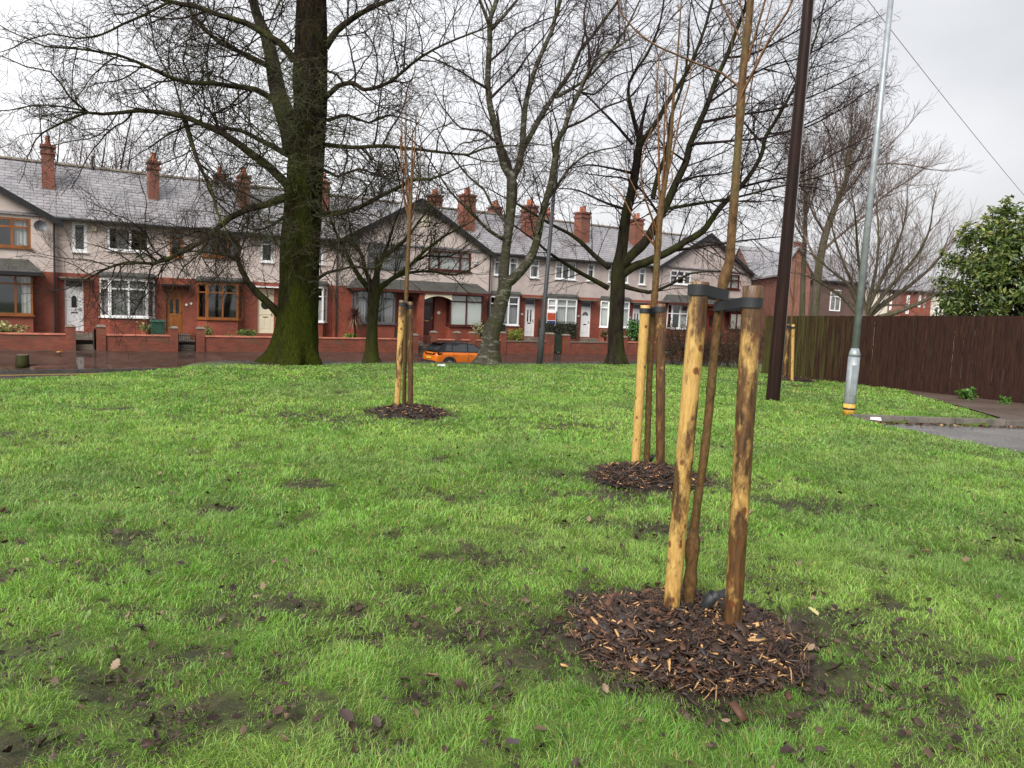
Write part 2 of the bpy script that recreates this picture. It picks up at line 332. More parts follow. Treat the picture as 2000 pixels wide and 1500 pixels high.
# ------------------------------------------------------------------ the big mossy oak
def oak():
    base = at(570, 706, 20.4); Y = 20.4
    t = thing('oak_tree', 'huge bare tree with thick moss-green trunk at the edge of the grass', 'tree', (base.x, base.y, 0))
    off = Vector((base.x, base.y, 0))
    B = Br(3)
    o = dict(seg=[.28, .2, .14, .1], rmin=.0038, gnarl=.27, up=-.01, droop=-.03, droop_lev=2, levels=3, dens=[4.8, 6.2, 6.5], ratio=(.25, .65), ang=(32, 85), maxl=[2.9, 1.3, .6], minl=.15, tip=.3, tipl=1.3, bias=(0, 0, .15))
    # trunk with root flare
    px = [(566, 712), (571, 700), (574, 680), (577, 650), (581, 600), (586, 500), (592, 400), (598, 330), (604, 250), (606, 150), (608, 60), (607, -40), (606, -180), (603, -360), (600, -560)]
    wd = [100, 95, 88, 83, 77, 72, 70, 70, 64, 63, 58, 52, 45, 33, 16]
    S, rad, L = traced(px, Y, Y, widths=wd, seg=.14)
    k = 40; P = np.array([tuple(p) for p in S]); n = len(P); a = np.arange(k) * 2 * math.pi / k
    rr = np.array(rad)[:, None] * np.ones(k)
    hz = P[:, 2:3]
    flare = np.exp(-np.clip(hz, 0, 9) / .26)
    lob = .5 + .5 * np.cos(a * 5 + .7) * .8 + .25 * np.cos(a * 8 + 2)
    rr = rr * (1 + flare * (.04 + .30 * lob[None, :]))
    rr *= 1 + .16 * (fbm(np.cos(a)[None] * 2 + hz * .25, np.sin(a)[None] * 2 + hz * .5, 1.5, 3, 9) - .5) * 2 + .05 * (fbm(a[None] * 5.0 + 0 * hz, hz * 1.2, 1.0, 2, 4) - .5)
    ring = np.stack([P[:, 0:1] + rr * np.cos(a), P[:, 1:2] + rr * np.sin(a), np.repeat(hz, k, 1)], -1).reshape(-1, 3) - np.array(off)
    i = np.arange(n - 1)[:, None] * k; j = np.arange(k)[None]; j2 = (j + 1) % k
    np_mesh('trunk', ring, np.stack([i + j, i + j2, i + k + j2, i + k + j], -1).reshape(-1, 4), M['oakbark'], t, None, True)
    # second stem and limbs: (pixels, end depth, start width, end width)
    LB = Br(5)
    S2, r2, l2 = traced([(578, 300), (566, 250), (553, 215), (543, 180), (535, 140), (528, 100), (520, 72), (506, 40), (494, 0), (484, -70), (474, -180), (470, -300)], Y + .1, Y + 1.2, 46, 9, seed=1)
    LB.add(S2, r2); spawn(B, S2, r2, l2, 0, o, .25)
    limbs = [
        ([(575, 118), (548, 85), (520, 68), (480, 45), (430, 30), (380, 12), (325, 2), (270, -25), (210, -60)], -2.0, 20, 7),
        ([(330, 4), (280, 30), (240, 47), (200, 67), (150, 75), (100, 66), (50, 80)], -2.6, 7, 3),
        ([(522, 128), (490, 112), (455, 95), (430, 85), (400, 55), (375, 25), (367, 0), (355, -60)], 1.6, 14, 5),
        ([(535, 196), (500, 175), (450, 168), (420, 163), (365, 161), (320, 145), (270, 122), (230, 107), (200, 102), (150, 95), (85, 90), (40, 70)], -2.4, 15, 3),
        ([(562, 362), (525, 325), (490, 300), (465, 280), (435, 260), (400, 245), (360, 228), (320, 220), (270, 216), (235, 220), (200, 223), (170, 220), (120, 240), (82, 260)], -2.2, 22, 4),
        ([(170, 219), (135, 188), (118, 162), (98, 140), (50, 130), (5, 110)], -3.0, 6, 2.5),
        ([(172, 218), (120, 208), (70, 205), (20, 215), (-30, 218)], -1.6, 5, 2),
        ([(562, 302), (530, 285), (500, 270), (470, 255), (430, 250), (380, 243), (330, 262), (290, 290)], 1.5, 15, 3),
        ([(362, 236), (375, 280), (390, 325), (413, 370), (424, 415), (440, 445)], -1.8, 12, 5),
        ([(560, 384), (520, 400), (480, 410), (450, 425), (415, 455), (380, 480), (340, 500), (300, 515), (250, 512), (200, 528), (165, 548)], -2.0, 19, 4),
        ([(415, 455), (385, 500), (360, 520), (345, 545)], -2.3, 6, 2),
        ([(556, 625), (530, 598), (505, 575), (485, 553), (472, 528), (463, 503), (468, 482), (452, 462), (420, 450)], -.9, 22, 7),
        ([(462, 508), (440, 498), (400, 492), (365, 490), (330, 505), (280, 480)], -1.7, 8, 2.5),
        ([(636, 92), (658, 60), (690, 35), (720, 18), (760, 0), (810, -20), (860, -50)], -1.2, 18, 6),
        ([(636, 190), (660, 168), (690, 162), (710, 175), (745, 168), (775, 150), (810, 120), (850, 95), (895, 75), (940, 58)], -1.6, 13, 4),
        ([(622, 416), (660, 417), (700, 405), (740, 385), (780, 365), (812, 350), (840, 350)], -1.8, 13, 7),
        ([(632, 282), (690, 288), (740, 285), (800, 290), (850, 296), (915, 302), (945, 290), (980, 285), (1030, 285)], -2.4, 11, 3),
        ([(616, 548), (640, 532), (660, 528), (690, 520), (730, 525), (760, 500), (775, 480)], -1.4, 9, 3),
        ([(628, 330), (660, 345), (700, 330), (750, 345), (790, 330), (840, 360)], 1.6, 8, 2),
        ([(560, 420), (530, 440), (500, 450), (470, 440)], 1.4, 9, 3),
        ([(640, 235), (680, 225), (720, 240), (760, 225), (800, 235)], 1.8, 9, 3),
        ([(600, 20), (570, -20), (545, 5), (530, 40)], -.9, 9, 4),
        ([(605, -120), (680, -190), (780, -260)], -1., 14, 6), ([(605, -160), (520, -240), (400, -300)], 1, 14, 6)]
    for q, (px, dy, w0, w1) in enumerate(limbs):
        y0 = Y if px[0][0] > 515 else Y + dy * .55
        S, rad, L = traced(px, y0, Y + dy, w0 * .84, w1 * .8, .25, q)
        LB.add(S, rad); spawn(B, S, rad, L, 0, dict(o, dens=[7.5, 6.5, 6.5], up=-.03) if q in (8, 9, 10, 12, 15, 17, 19) else o, .08)
        grow(B, S[-1], (S[-1] - S[-2]).normalized(), 1.4, rad[-1], 1, o)
    # epicormic sprigs round the trunk at branch height, grey-green with lichen
    E_ = Br(15); R = E_.r; oe = dict(o, gnarl=.3, up=.0, rmin=.0042, dens=[4, 6, 6], maxl=[1.6, .8, .4])
    for q in range(260):
        z = R.uniform(3.2, 8.2) if R.random() < .8 else R.uniform(2.2, 11); zi = int(np.argmin(abs(P[:, 2] - z))); an = R.uniform(math.pi * .95, 2.15 * math.pi)
        d = Vector((math.cos(an), math.sin(an), R.uniform(-.7, .5))).normalized(); p = S_at(P, zi) + Vector((math.cos(an), math.sin(an), 0)) * (rad_at(P, zi, rr) * .9)
        grow(E_, p, d, R.uniform(.5, 1.7), R.uniform(.008, .014), 1, oe)
    E_.items = [(p - np.array(off), r) for p, r in E_.items]; E_.build('sprigs', M['lichen'], t)
    for br in (B, LB): br.items = [(p - np.array(off), r) for p, r in br.items]
    LB.build('limbs', M['oaklimb'], t, .12); B.build('crown', M['oaktwig'], t)
def S_at(P, i): return Vector(P[i])
def rad_at(P, i, rr): return float(rr[i].mean())
# ------------------------------------------------------------------ generic traced tree
def traced_tree(name, label, base_px, Y, trunk, limbs, o, mats, seed, group=None, rough=.1, cat='tree', flare=.5):
    b = at(base_px[0], base_px[1], Y); off = np.array((b.x, b.y, 0.0))
    t = thing(name, label, cat, (b.x, b.y, 0), group=group)
    T = Br(seed); B = Br(seed + 1)
    for q, (px, wd, y1) in enumerate(trunk):
        S, rad, L = traced(px, Y, Y + y1, widths=wd, seg=.18)
        if q == 0 and flare: rad = [r * (1 + flare * math.exp(-max(0, p.z) / .22)) for p, r in zip(S, rad)]
        T.add(S, rad)
        if q: spawn(B, S, rad, L, 0, o, .15)
        else: spawn(B, S, rad, L, 0, o, .55)
        grow(B, S[-1], (S[-1] - S[-2]).normalized(), o.get('tipl', 1.2), rad[-1] * .8, 1, o)
    for q, (px, y0, y1, w0, w1) in enumerate(limbs):
        S, rad, L = traced(px, Y + y0, Y + y1, w0, w1, .2, q + seed)
        (T if w0 > 6 else B).add(S, rad); spawn(B, S, rad, L, 0, o, .1)
        grow(B, S[-1], (S[-1] - S[-2]).normalized(), o.get('tipl', 1.2), rad[-1], 1, o)
    for br in (T, B): br.items = [(p - off, r) for p, r in br.items]
    T.build('trunk', mats[0], t, rough); B.build('crown', mats[1], t); return t
def street_trees():
    ob = dict(seg=[.25, .18, .14, .1], rmin=.0034, gnarl=.16, up=.05, droop=-.17, droop_lev=2, levels=3, dens=[3.0, 5.0, 6.5], ratio=(.28, .6), ang=(22, 55), maxl=[2.8, 1.6, .85], minl=.15, tip=.3, tipl=1.8, bias=(0, 0, .3), rl=.008)
    traced_tree('birch_tree', 'leaning silver birch with pale flaking bark and drooping twigs, in front of the orange car', (952, 711), 23.0,
        [([(952, 712), (954, 700), (959, 657), (971, 620), (980, 585), (986, 560), (984, 537), (987, 497), (993, 450), (998, 403), (1000, 360), (996, 335)], [44, 40, 33, 31, 28, 26, 20, 18, 17, 19, 21, 16], 0),
         ([(997, 345), (985, 325), (974, 280), (965, 240), (956, 200), (953, 160), (955, 110), (957, 75), (957, 40), (970, 0), (985, -60), (990, -140)], [15, 14, 13, 12, 12, 11, 11, 10, 9, 8, 6, 4], -.6),
         ([(998, 350), (1010, 330), (1020, 290), (1022, 250), (1027, 200), (1040, 150), (1060, 100), (1078, 60), (1084, 35), (1095, 0), (1110, -70)], [14, 13, 13, 12, 10, 9, 8, 8, 7, 6, 4], .5),
         ([(985, 558), (1001, 545), (1020, 526), (1039, 499), (1049, 467), (1055, 438), (1063, 403), (1073, 371), (1079, 343), (1086, 299), (1088, 276), (1102, 253), (1113, 218), (1132, 179), (1148, 143), (1171, 110), (1205, 92), (1240, 68)], [20, 19, 18, 17, 15, 14, 13, 13, 12, 12, 11, 10, 9, 8, 7, 6, 5, 3], -1.2)],
        [([(1021, 292), (1050, 240), (1080, 190), (1115, 140), (1132, 100), (1165, 60), (1205, 5)], .3, .9, 11, 5),
         ([(957, 52), (945, 20), (930, -20), (920, -80)], -.4, -.8, 8, 4), ([(957, 60), (985, 30), (1010, 0), (1040, -40)], -.4, .4, 8, 4),
         ([(985, 468), (955, 450), (925, 420), (905, 400), (880, 375), (850, 330)], 0, -1.2, 8, 3), ([(992, 437), (960, 400), (945, 370), (915, 345), (880, 300)], 0, .9, 7, 3),
         ([(955, 175), (930, 160), (900, 140), (860, 120)], -.3, -1, 6, 3), ([(960, 190), (985, 165), (1010, 140), (1030, 110), (1060, 75)], -.3, -1, 6, 3),
         ([(956, 120), (985, 95), (1010, 65), (1060, 40), (1090, 30)], -.4, .9, 5, 2), ([(1104, 250), (1140, 235), (1180, 210), (1230, 190), (1260, 150)], -.7, -1.6, 6, 2.5),
         ([(1132, 180), (1160, 185), (1200, 150), (1230, 140)], -.9, -.4, 5, 2), ([(1085, 190), (1130, 165), (1170, 130), (1220, 60), (1250, 0)], .5, 1.2, 7, 3), ([(1060, 405), (1090, 360), (1110, 330), (1150, 300), (1190, 290)], -.5, .8, 7, 2.5),
         ([(972, 280), (940, 255), (900, 250), (865, 210)], -.3, .8, 6, 2.5), ([(1150, 140), (1150, 90), (1140, 40), (1150, -20)], -1, -.8, 6, 3)],
        ob, (M['birchbark'], M['birchtwig']), 21, rough=.16)
    oh = dict(seg=[.3, .22, .15, .1], rmin=.0044, gnarl=.13, up=.01, droop=.0, levels=3, dens=[3.3, 4.2, 4.6], ratio=(.28, .6), ang=(30, 65), maxl=[2.8, 1.25, .5], minl=.15, tip=.3, tipl=1.6, bias=(0, 0, -.05), rl=.0085)
    traced_tree('cherry_tree', 'dark bare tree with several stems and wide level branches behind the two middle stakes', (1203, 711), 26.0,
        [([(1203, 713), (1203, 690), (1203, 640), (1206, 580), (1207, 545), (1209, 515), (1215, 483), (1223, 417), (1233, 377), (1241, 335), (1246, 300), (1250, 275)], [36, 31, 29, 29, 28, 25, 22, 19, 17, 16, 15, 13], 0),
         ([(1213, 520), (1235, 497), (1262, 470), (1285, 430), (1298, 408), (1319, 360), (1340, 316), (1348, 282), (1366, 240), (1382, 204), (1400, 152), (1418, 113), (1440, 55), (1462, 0), (1480, -60)], [20, 19, 18, 16, 15, 14, 13, 12, 11, 10, 9, 8, 7, 6, 4], -.8),
         ([(1210, 540), (1235, 522), (1267, 510), (1307, 491), (1341, 470), (1373, 451), (1400, 414), (1421, 390), (1444, 368), (1470, 334), (1488, 300), (1496, 266), (1522, 225), (1551, 170), (1580, 110), (1600, 50)], [18, 17, 15, 14, 13, 12, 11, 10, 9, 8, 8, 7, 6, 5, 4, 3], .9)],
        [([(1250, 278), (1278, 246), (1301, 204), (1327, 165), (1353, 116), (1375, 60), (1392, 0), (1410, -60)], 0, 1., 11, 4), ([(1249, 277), (1236, 225), (1227, 178), (1236, 147), (1267, 100), (1290, 40), (1300, -30)], 0, -1., 9, 3),
         ([(1236, 282), (1205, 246), (1171, 212), (1145, 186), (1110, 170)], 0, .8, 6, 2.5), ([(1275, 388), (1284, 345), (1298, 308), (1306, 269), (1310, 230), (1335, 160), (1345, 90)], -.3, -1.1, 10, 4),
         ([(1189, 563), (1156, 545), (1127, 529), (1097, 510), (1073, 494), (1045, 470)], 0, -1.2, 11, 4), ([(1190, 523), (1161, 499), (1135, 473), (1113, 457), (1076, 438), (1028, 409), (1005, 395)], 0, .9, 11, 4),
         ([(1220, 560), (1267, 571), (1293, 563), (1320, 550), (1349, 534), (1390, 530)], 0, -1.2, 9, 3), ([(1300, 408), (1380, 395), (1440, 385), (1520, 365), (1600, 345), (1660, 322)], -.3, .3, 7, 2), ([(1366, 240), (1440, 225), (1520, 212), (1600, 182), (1670, 148)], -.5, .5, 6, 2),
         ([(1348, 282), (1430, 275), (1500, 268), (1580, 240), (1650, 200)], -.5, -1.8, 6, 2), ([(1418, 113), (1470, 105), (1530, 75), (1590, 40), (1640, 0)], -.6, .6, 5, 2), ([(1446, 366), (1500, 352), (1560, 340), (1630, 300), (1695, 268)], .5, 1.3, 5, 2),
         ([(1307, 491), (1380, 480), (1450, 470), (1530, 462)], .2, 1.3, 6, 2), ([(1240, 340), (1200, 330), (1150, 322), (1110, 330)], 0, -1, 6, 2), ([(1225, 410), (1180, 395), (1130, 372), (1095, 368)], 0, 1.1, 6, 2), ([(1290, 425), (1260, 380), (1225, 350), (1190, 345), (1150, 340)], -.2, -1.6, 6, 2),
         ([(1380, 204), (1430, 170), (1500, 130), (1570, 110), (1660, 60)], -.6, 1, 5, 2), ([(1320, 358), (1360, 345), (1420, 338), (1480, 318)], -.4, -1.8, 6, 2), ([(1340, 316), (1300, 290), (1270, 290)], -.4, -1.5, 5, 2), ([(1500, 262), (1570, 250), (1640, 215), (1700, 175)], .7, 1.4, 4, 2)],
        oh, (M['darkbark'], M['darktwig']), 41, rough=.12)
    os_ = dict(seg=[.2, .15, .1], rmin=.005, gnarl=.17, up=.06, droop=.0, levels=3, dens=[4.6, 6.5, 6.5], ratio=(.3, .6), ang=(25, 60), maxl=[1.5, .9, .4], minl=.12, tip=.3, tipl=.9, bias=(0, 0, .2), rl=.009)
    traced_tree('street_tree', 'small bare street tree with green mossy stem and low forking crown beside the big trunk', (725, 706), 21.8,
        [([(725, 708), (725, 695), (727, 640), (729, 600), (731, 575), (732, 562)], [27, 24, 21, 22, 24, 24], 0)],
        [([(728, 572), (705, 545), (690, 522), (672, 485), (652, 445), (640, 410)], 0, -.9, 13, 4), ([(728, 565), (715, 530), (705, 495), (690, 470), (683, 440)], 0, .9, 11, 4), ([(733, 562), (738, 530), (748, 500), (760, 470), (772, 430)], 0, -.6, 12, 4),
         ([(735, 568), (765, 545), (800, 520), (830, 490), (870, 460), (905, 442)], 0, -1, 12, 3), ([(738, 560), (790, 535), (840, 530), (890, 537), (930, 520)], 0, .8, 8, 2), ([(745, 505), (790, 470), (820, 430), (840, 405)], -.3, .9, 8, 3), ([(700, 490), (675, 470), (640, 480), (610, 470)], .3, 1.2, 6, 2), ([(800, 520), (830, 500), (880, 500), (925, 470)], -.5, .3, 6, 2)],
        os_, (M['mossbark'], M['oaklimb']), 61, rough=.1)
# ------------------------------------------------------------------ free-grown background trees
def free_tree(name, label, p, H, r, o, mats, seed, stems=1, spread=.15, group=None, clear=.3, cat='tree', sub=9):
    t = thing(name, label, cat, p, group=group); T = Br(seed); B = Br(seed + 3); R = random.Random(seed)
    for q in range(stems):
        an = 2 * math.pi * (q + R.random() * .5) / stems; sd = spread * R.uniform(.6, 1.2) if stems > 1 else spread * .3
        d = Vector((math.cos(an) * sd, math.sin(an) * sd, 1)).normalized(); n = 14; pts = [Vector((math.cos(an) * r * (stems > 1), math.sin(an) * r * (stems > 1), -.3))]; rad = [r]; h = H * R.uniform(.85, 1.)
        for i in range(n):
            d = (d + rvec(R) * .07 + Vector((0, 0, .05))).normalized(); pts.append(pts[-1] + d * h / n); rad.append(r * (1 - ((i + 1) / n) * .93))
        T.add(pts, rad); rl = [x for x in rad]
        k = sub
        for q2 in range(k):
            f = clear + (1 - clear) * (q2 + R.random()) / k; x = f * n; i = min(int(x), n - 1)
            pp = pts[i].lerp(pts[i + 1], x - i); dd = (pts[i + 1] - pts[i]).normalized()
            nd = side_dir(dd, math.radians(R.uniform(*o['ang0'])), R); l = h * R.uniform(.28, .42) * (1.2 - .75 * f)
            grow(B, pp, nd, l, max(.012, rad[i] * .5), 0, o)
    T.build('trunk', mats[0], t, .1); B.build('crown', mats[1], t); return t
def background_trees():
    o = dict(seg=[.6, .4, .3], rmin=.0085, gnarl=.12, up=.09, droop=.03, levels=2, dens=[1.5, 2.5, 3], ratio=(.35, .65), ang=(20, 55), ang0=(25, 60), maxl=[3.2, 1.6, .9], minl=.35, tip=.25, bias=(0, 0, .3), rl=.008)
    spots = [(20, 62, 15, 1), (95, 66, 19, 2), (150, 58, 20, 2), (205, 60, 18, 3), (262, 62, 17, 2), (330, 66, 17, 2), (410, 70, 16, 2), (500, 75, 15, 1)]
    lab = ['slender bare tree standing beyond the left gable', 'tall twin-stemmed bare tree behind the first chimney', 'tall bare tree with two dark upright stems right of the first chimney', 'many-stemmed bare tree rising behind the slate ridge', 'bare tree behind the roof between the first two chimneys',
           'bare tree rising beside the second chimney', 'bare tree behind the roof seen through the oak limbs', 'thin bare tree behind the third chimney']
    for i, (x, Y, h, st) in enumerate(spots):
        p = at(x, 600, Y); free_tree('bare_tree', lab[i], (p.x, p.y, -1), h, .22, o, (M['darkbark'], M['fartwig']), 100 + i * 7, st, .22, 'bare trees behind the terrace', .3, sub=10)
    o2 = dict(o); o2.update(dens=[3.8, 4.6, 4.0], levels=3, maxl=[3.2, 1.7, .9], rmin=.0048, rl=.007, ang=(18, 45))
    # garden trees beyond the fence on the right
    b = at(1604, 620, 38); traced_tree('garden_tree', 'tall pale-barked bare tree beyond the fence, crown behind the wooden pole and the lamp post', (1600, 640), 38.0,
        [([(1590, 650), (1592, 600), (1597, 540), (1604, 494), (1613, 455), (1625, 420), (1640, 383), (1654, 347), (1656, 315), (1660, 280), (1664, 240)], [17, 16, 15, 14, 13, 12, 10, 8, 7, 5, 3], 0)],
        [([(1640, 384), (1665, 360), (1690, 325), (1720, 300), (1750, 270)], 0, -1, 6, 2), ([(1655, 340), (1675, 310), (1690, 280), (1700, 240)], 0, 1, 6, 2), ([(1637, 385), (1630, 340), (1622, 290), (1615, 245)], 0, 1, 6, 2),
         ([(1612, 455), (1590, 420), (1575, 380), (1565, 330)], 0, -1, 6, 2), ([(1606, 490), (1640, 460), (1690, 420), (1730, 380), (1780, 350)], 0, 1.2, 6, 2), ([(1600, 520), (1580, 480), (1560, 430), (1545, 380)], 0, 1.4, 6, 2), ([(1688, 325), (1730, 320), (1775, 322), (1810, 330)], -1, -.5, 3, 2)],
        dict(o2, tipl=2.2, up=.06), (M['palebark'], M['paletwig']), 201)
    traced_tree('garden_tree', 'thin pale bare tree with a straight stem right behind the dark wooden pole', (1570, 640), 40.0,
        [([(1566, 650), (1568, 560), (1570, 505), (1572, 460), (1573, 410), (1570, 350), (1568, 300)], [11, 10, 9, 8, 7, 5, 3], 0)],
        [([(1571, 470), (1550, 430), (1540, 380)], 0, 1, 4, 2), ([(1572, 420), (1590, 380), (1600, 330)], 0, -1, 4, 2)], dict(o2, tipl=1.6, up=.06), (M['palebark'], M['paletwig']), 221)
    o3 = dict(o2); o3.update(dens=[4.6, 5.2, 4], maxl=[2.6, 1.2, .6], gnarl=.11, up=.02, seg=[.4, .3, .25], rmin=.0042, levels=3)
    fans = [[(1686, 625), (1700, 575), (1712, 520), (1716, 460), (1712, 400)], [(1688, 620), (1715, 560), (1745, 500), (1765, 440), (1772, 395)], [(1690, 622), (1730, 590), (1780, 555), (1830, 510), (1850, 470)], [(1690, 628), (1745, 612), (1800, 590), (1850, 560), (1872, 535)],
            [(1684, 620), (1672, 570), (1650, 520), (1632, 470), (1622, 430)], [(1686, 615), (1684, 560), (1676, 500), (1672, 440), (1668, 400)], [(1682, 622), (1650, 585), (1615, 560), (1580, 540), (1560, 535)], [(1692, 620), (1735, 565), (1790, 500), (1815, 450), (1820, 420)], [(1684, 618), (1660, 560), (1625, 530), (1590, 500)]]
    traced_tree('garden_tree', 'broad low bare tree fanning out above the fence right of the lamp post', (1687, 640), 29.0,
        [([(1687, 680), (1687, 650), (1687, 622)], [26, 22, 20], 0)], [(f, 0, (-1.4 if i % 2 else 1.4), 13 if i in (2, 3) else 9, 2.5) for i, f in enumerate(fans)],
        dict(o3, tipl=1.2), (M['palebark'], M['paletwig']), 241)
# ------------------------------------------------------------------ lawn shape
LE = np.array([(-8.85, 12.71), (-6.7, 18.51)])
def street_t(x, y): return (x - OX) * NX + (y - OY) * NY
def street_s(x, y): return (x - OX) * EX + (y - OY) * EY
def left_out(x, y): return (x + 8.85) * -.938 + (y - 12.71) * .348
KERB = [(6.03, 12.93), (9.17, 13.14), (14.5, 13.5)]
def kerb_y(x): return 12.93 + (x - 6.03) * .067
def right_x(y): return np.interp(y, [-3, 3, 6, 9.67, 12.47, 12.95], [9.6, 8.6, 7.75, 6.8, 6.02, 5.99])
def fence_x(y): return 8.11 + (24.08 - np.asarray(y)) * .5183
def in_road(x, y): return (x > right_x(y)) & (y < kerb_y(x))
def pave_x(y): return np.interp(y, [13.1, 13.67, 16, 18.19, 19.6], [8.6, 9.02, 9.55, 9.93, 10.45])
def in_pave(x, y): return (y > kerb_y(x)) & (x > pave_x(y)) & (y < 19.6)
def hgt(x, y):
    x = np.asarray(x, float); y = np.asarray(y, float)
    d = np.maximum(19.3 - street_t(x, y), left_out(x, y) - 1.3 * sstep(16.5, 19.5, y))
    h = .05 * (fbm(x, y, .35, 2, 3) - .5) + .05 * (fbm(x, y, 2.2, 2, 8) - .5) * sstep(14, 5, y)
    rd = np.clip((x - right_x(y)) / .12, 0, 1) * (y < kerb_y(x))
    h = h * (1 - rd) - .13 * rd
    dd = np.clip(d, 0, None); drop = np.where(dd < .6, .45 * dd * dd / .6 * .5, .45 * (dd - .3))
    return h - np.minimum(drop, 1.75)
SPOTS = [(200, 1330, .42, .2), (480, 1395, .5, .2), (820, 1360, .3, .14), (30, 1470, .35, .2), (590, 945, .5, .28), (650, 815, 1.2, .5), (1060, 1265, .32, .25), (1660, 1280, .5, .3), (300, 1195, .35, .15), (120, 1110, .4, .2), (900, 1085, .35, .2), (1240, 1030, .6, .3), (1560, 985, .5, .4), (1180, 965, .6, .35), (830, 1030, .3, .2),
         (1760, 1180, .35, .2), (420, 1300, .3, .12), (1640, 1210, .4, .2), (880, 1230, .3, .12), (700, 1250, .25, .12), (1850, 1370, .35, .2), (1480, 1380, .5, .15), (560, 1180, .3, .15), (1100, 830, .8, .4), (1530, 752, 1.2, .8), (1900, 1080, .4, .25), (1450, 940, .5, .35), (250, 1040, .35, .2)]
SPW = [(gnd(a, b).x, gnd(a, b).y, c, d) for a, b, c, d in SPOTS]
MOUNDS = []
def mud(x, y):
    x = np.asarray(x, float); y = np.asarray(y, float)
    m = sstep(.60, .78, fbm(x, y, 1.3, 4, 21)) * .45 + sstep(.62, .74, fbm(x, y, 4.1, 3, 31)) * .55
    br_ = np.maximum(sstep(2.6, .6, np.hypot((x + 1.1) / 1.5, y - 2.75)), sstep(1.9, .7, np.hypot((x - .9) / 1.3, y - 3.4)))
    m = np.maximum(m, br_ * sstep(.36, .66, fbm(x, y, 2.3, 4, 41)) * .62)
    wob = fbm(x, y, 4.5, 3, 77); wob2 = fbm(x, y, 15, 2, 79)
    for a, b, c, d in SPW:
        r = np.sqrt(((x - a) / c) ** 2 + ((y - b) / d) ** 2); m = np.maximum(m, sstep(1.15, .35, r + (wob - .5) * 2.4 + (wob2 - .5) * 2.2) * .86)
    for a, b, c in MOUNDS:
        r = np.hypot(x - a, y - b) / c; m = np.maximum(m, sstep(1.75, 1.0, r + (wob - .5) * .9))
    far = sstep(19.5, 20.9, 20.2 + 0 * x - (street_t(x, y) - 20.2) + (wob - .5) * .8)      # bare strip under the street trees
    m = np.maximum(m, far * .9)
    ok = np.hypot((x + 6.5), (y - 20.4)) / 1.6; m = np.maximum(m, sstep(1.2, .7, ok + (wob - .5) * .5))
    ke = (y < kerb_y(x) + .55) & (y > kerb_y(x)) & (x > 5.6); m = np.maximum(m, .55 * ke)
    return np.clip(m, 0, 1)
def lawn_ok(x, y):
    return (street_t(x, y) > 19.9) & (left_out(x, y) < .25) & ~in_road(x, y) & ~in_pave(x, y) & (x < fence_x(y) - .05)
def ground_materials():
    m, nt, b = nodes('lawn_soil'); o = objco(nt); a = N(nt, 'ShaderNodeAttribute', attribute_name='Col')
    sx = N(nt, 'ShaderNodeSeparateColor'); nt.links.new(a.outputs['Color'], sx.inputs[0])
    gr = ramp(nt, noise(nt, o, 9, 6, .7), [(.3, (.050, .090, .014)), (.55, (.115, .185, .030)), (.75, (.150, .160, .045))])
    so = ramp(nt, noise(nt, o, 7, 6, .7), [(.3, (.010, .007, .005)), (.5, (.034, .023, .016)), (.75, (.085, .060, .042))])
    nt.links.new(mixc(nt, sx.outputs[0], gr, so), b.inputs['Base Color'])
    nt.links.new(ramp(nt, noise(nt, o, 5, 4), [(.35, (.35,) * 3), (.6, (.75,) * 3)]), b.inputs['Roughness'])
    bump(nt, b, noise(nt, o, 28, 6, .7), .8, .03); b.inputs['Specular IOR Level'].default_value = .25; M['soil'] = m
    def wet(name, c1, c2, slab, rlo, rhi, bs, bd):
        m, nt, b = nodes(name); o = objco(nt); f = noise(nt, o, 1.1, 6, .6)
        c = ramp(nt, f, [(.3, c1), (.7, c2)])
        if slab:
            br = N(nt, 'ShaderNodeTexBrick'); nt.links.new(o, br.inputs['Vector']); br.inputs['Scale'].default_value = 1; br.inputs['Brick Width'].default_value = .9; br.inputs['Row Height'].default_value = .6; br.inputs['Mortar Size'].default_value = .012
            br.inputs['Color1'].default_value = (1, 1, 1, 1); br.inputs['Color2'].default_value = (.72, .7, .68, 1); br.inputs['Mortar'].default_value = (.35, .35, .32, 1)
            c = mixc(nt, 1, c, br.outputs[0], 'MULTIPLY')
        else:
            g = ramp(nt, noise(nt, o, 42, 5, .85), [(.36, (.35,) * 3), (.64, (1.75,) * 3)]); c = mixc(nt, 1, c, g, 'MULTIPLY')
        nt.links.new(c, b.inputs['Base Color'])
        nt.links.new(ramp(nt, noise(nt, o, .7, 5, .6), [(.35, (rlo,) * 3), (.62, (rhi,) * 3)]), b.inputs['Roughness'])
        b.inputs['Specular IOR Level'].default_value = .6
        bump(nt, b, noise(nt, o, bs, 4, .7), bd, .01); return m
    M['pavement'] = wet('wet_pavement', (.050, .034, .028), (.085, .058, .048), True, .03, .14, 14, .015)
    M['asphalt'] = wet('wet_asphalt', (.040, .039, .040), (.062, .060, .060), False, .12, .4, 160, .25)
    M['tarmac'] = wet('rough_tarmac', (.095, .088, .084), (.17, .16, .155), False, .55, .8, 60, 1.)
    M['path'] = wet('brown_path', (.07, .048, .036), (.11, .078, .06), False, .35, .6, 90, .4)
    M['wetkerb'] = plain('wet_kerb_stone', (.055, .05, .045), .3, var=.35, sc=4, bmp=.2)
    M['kerb'] = plain('kerb_stone', (.14, .125, .105), .5, var=.35, sc=4, bmp=.4)
    M['yellow'] = plain('yellow_line', (.50, .33, .06), .5, var=.2)
def rz(s): return .016 * max(-12, min(s, 32))
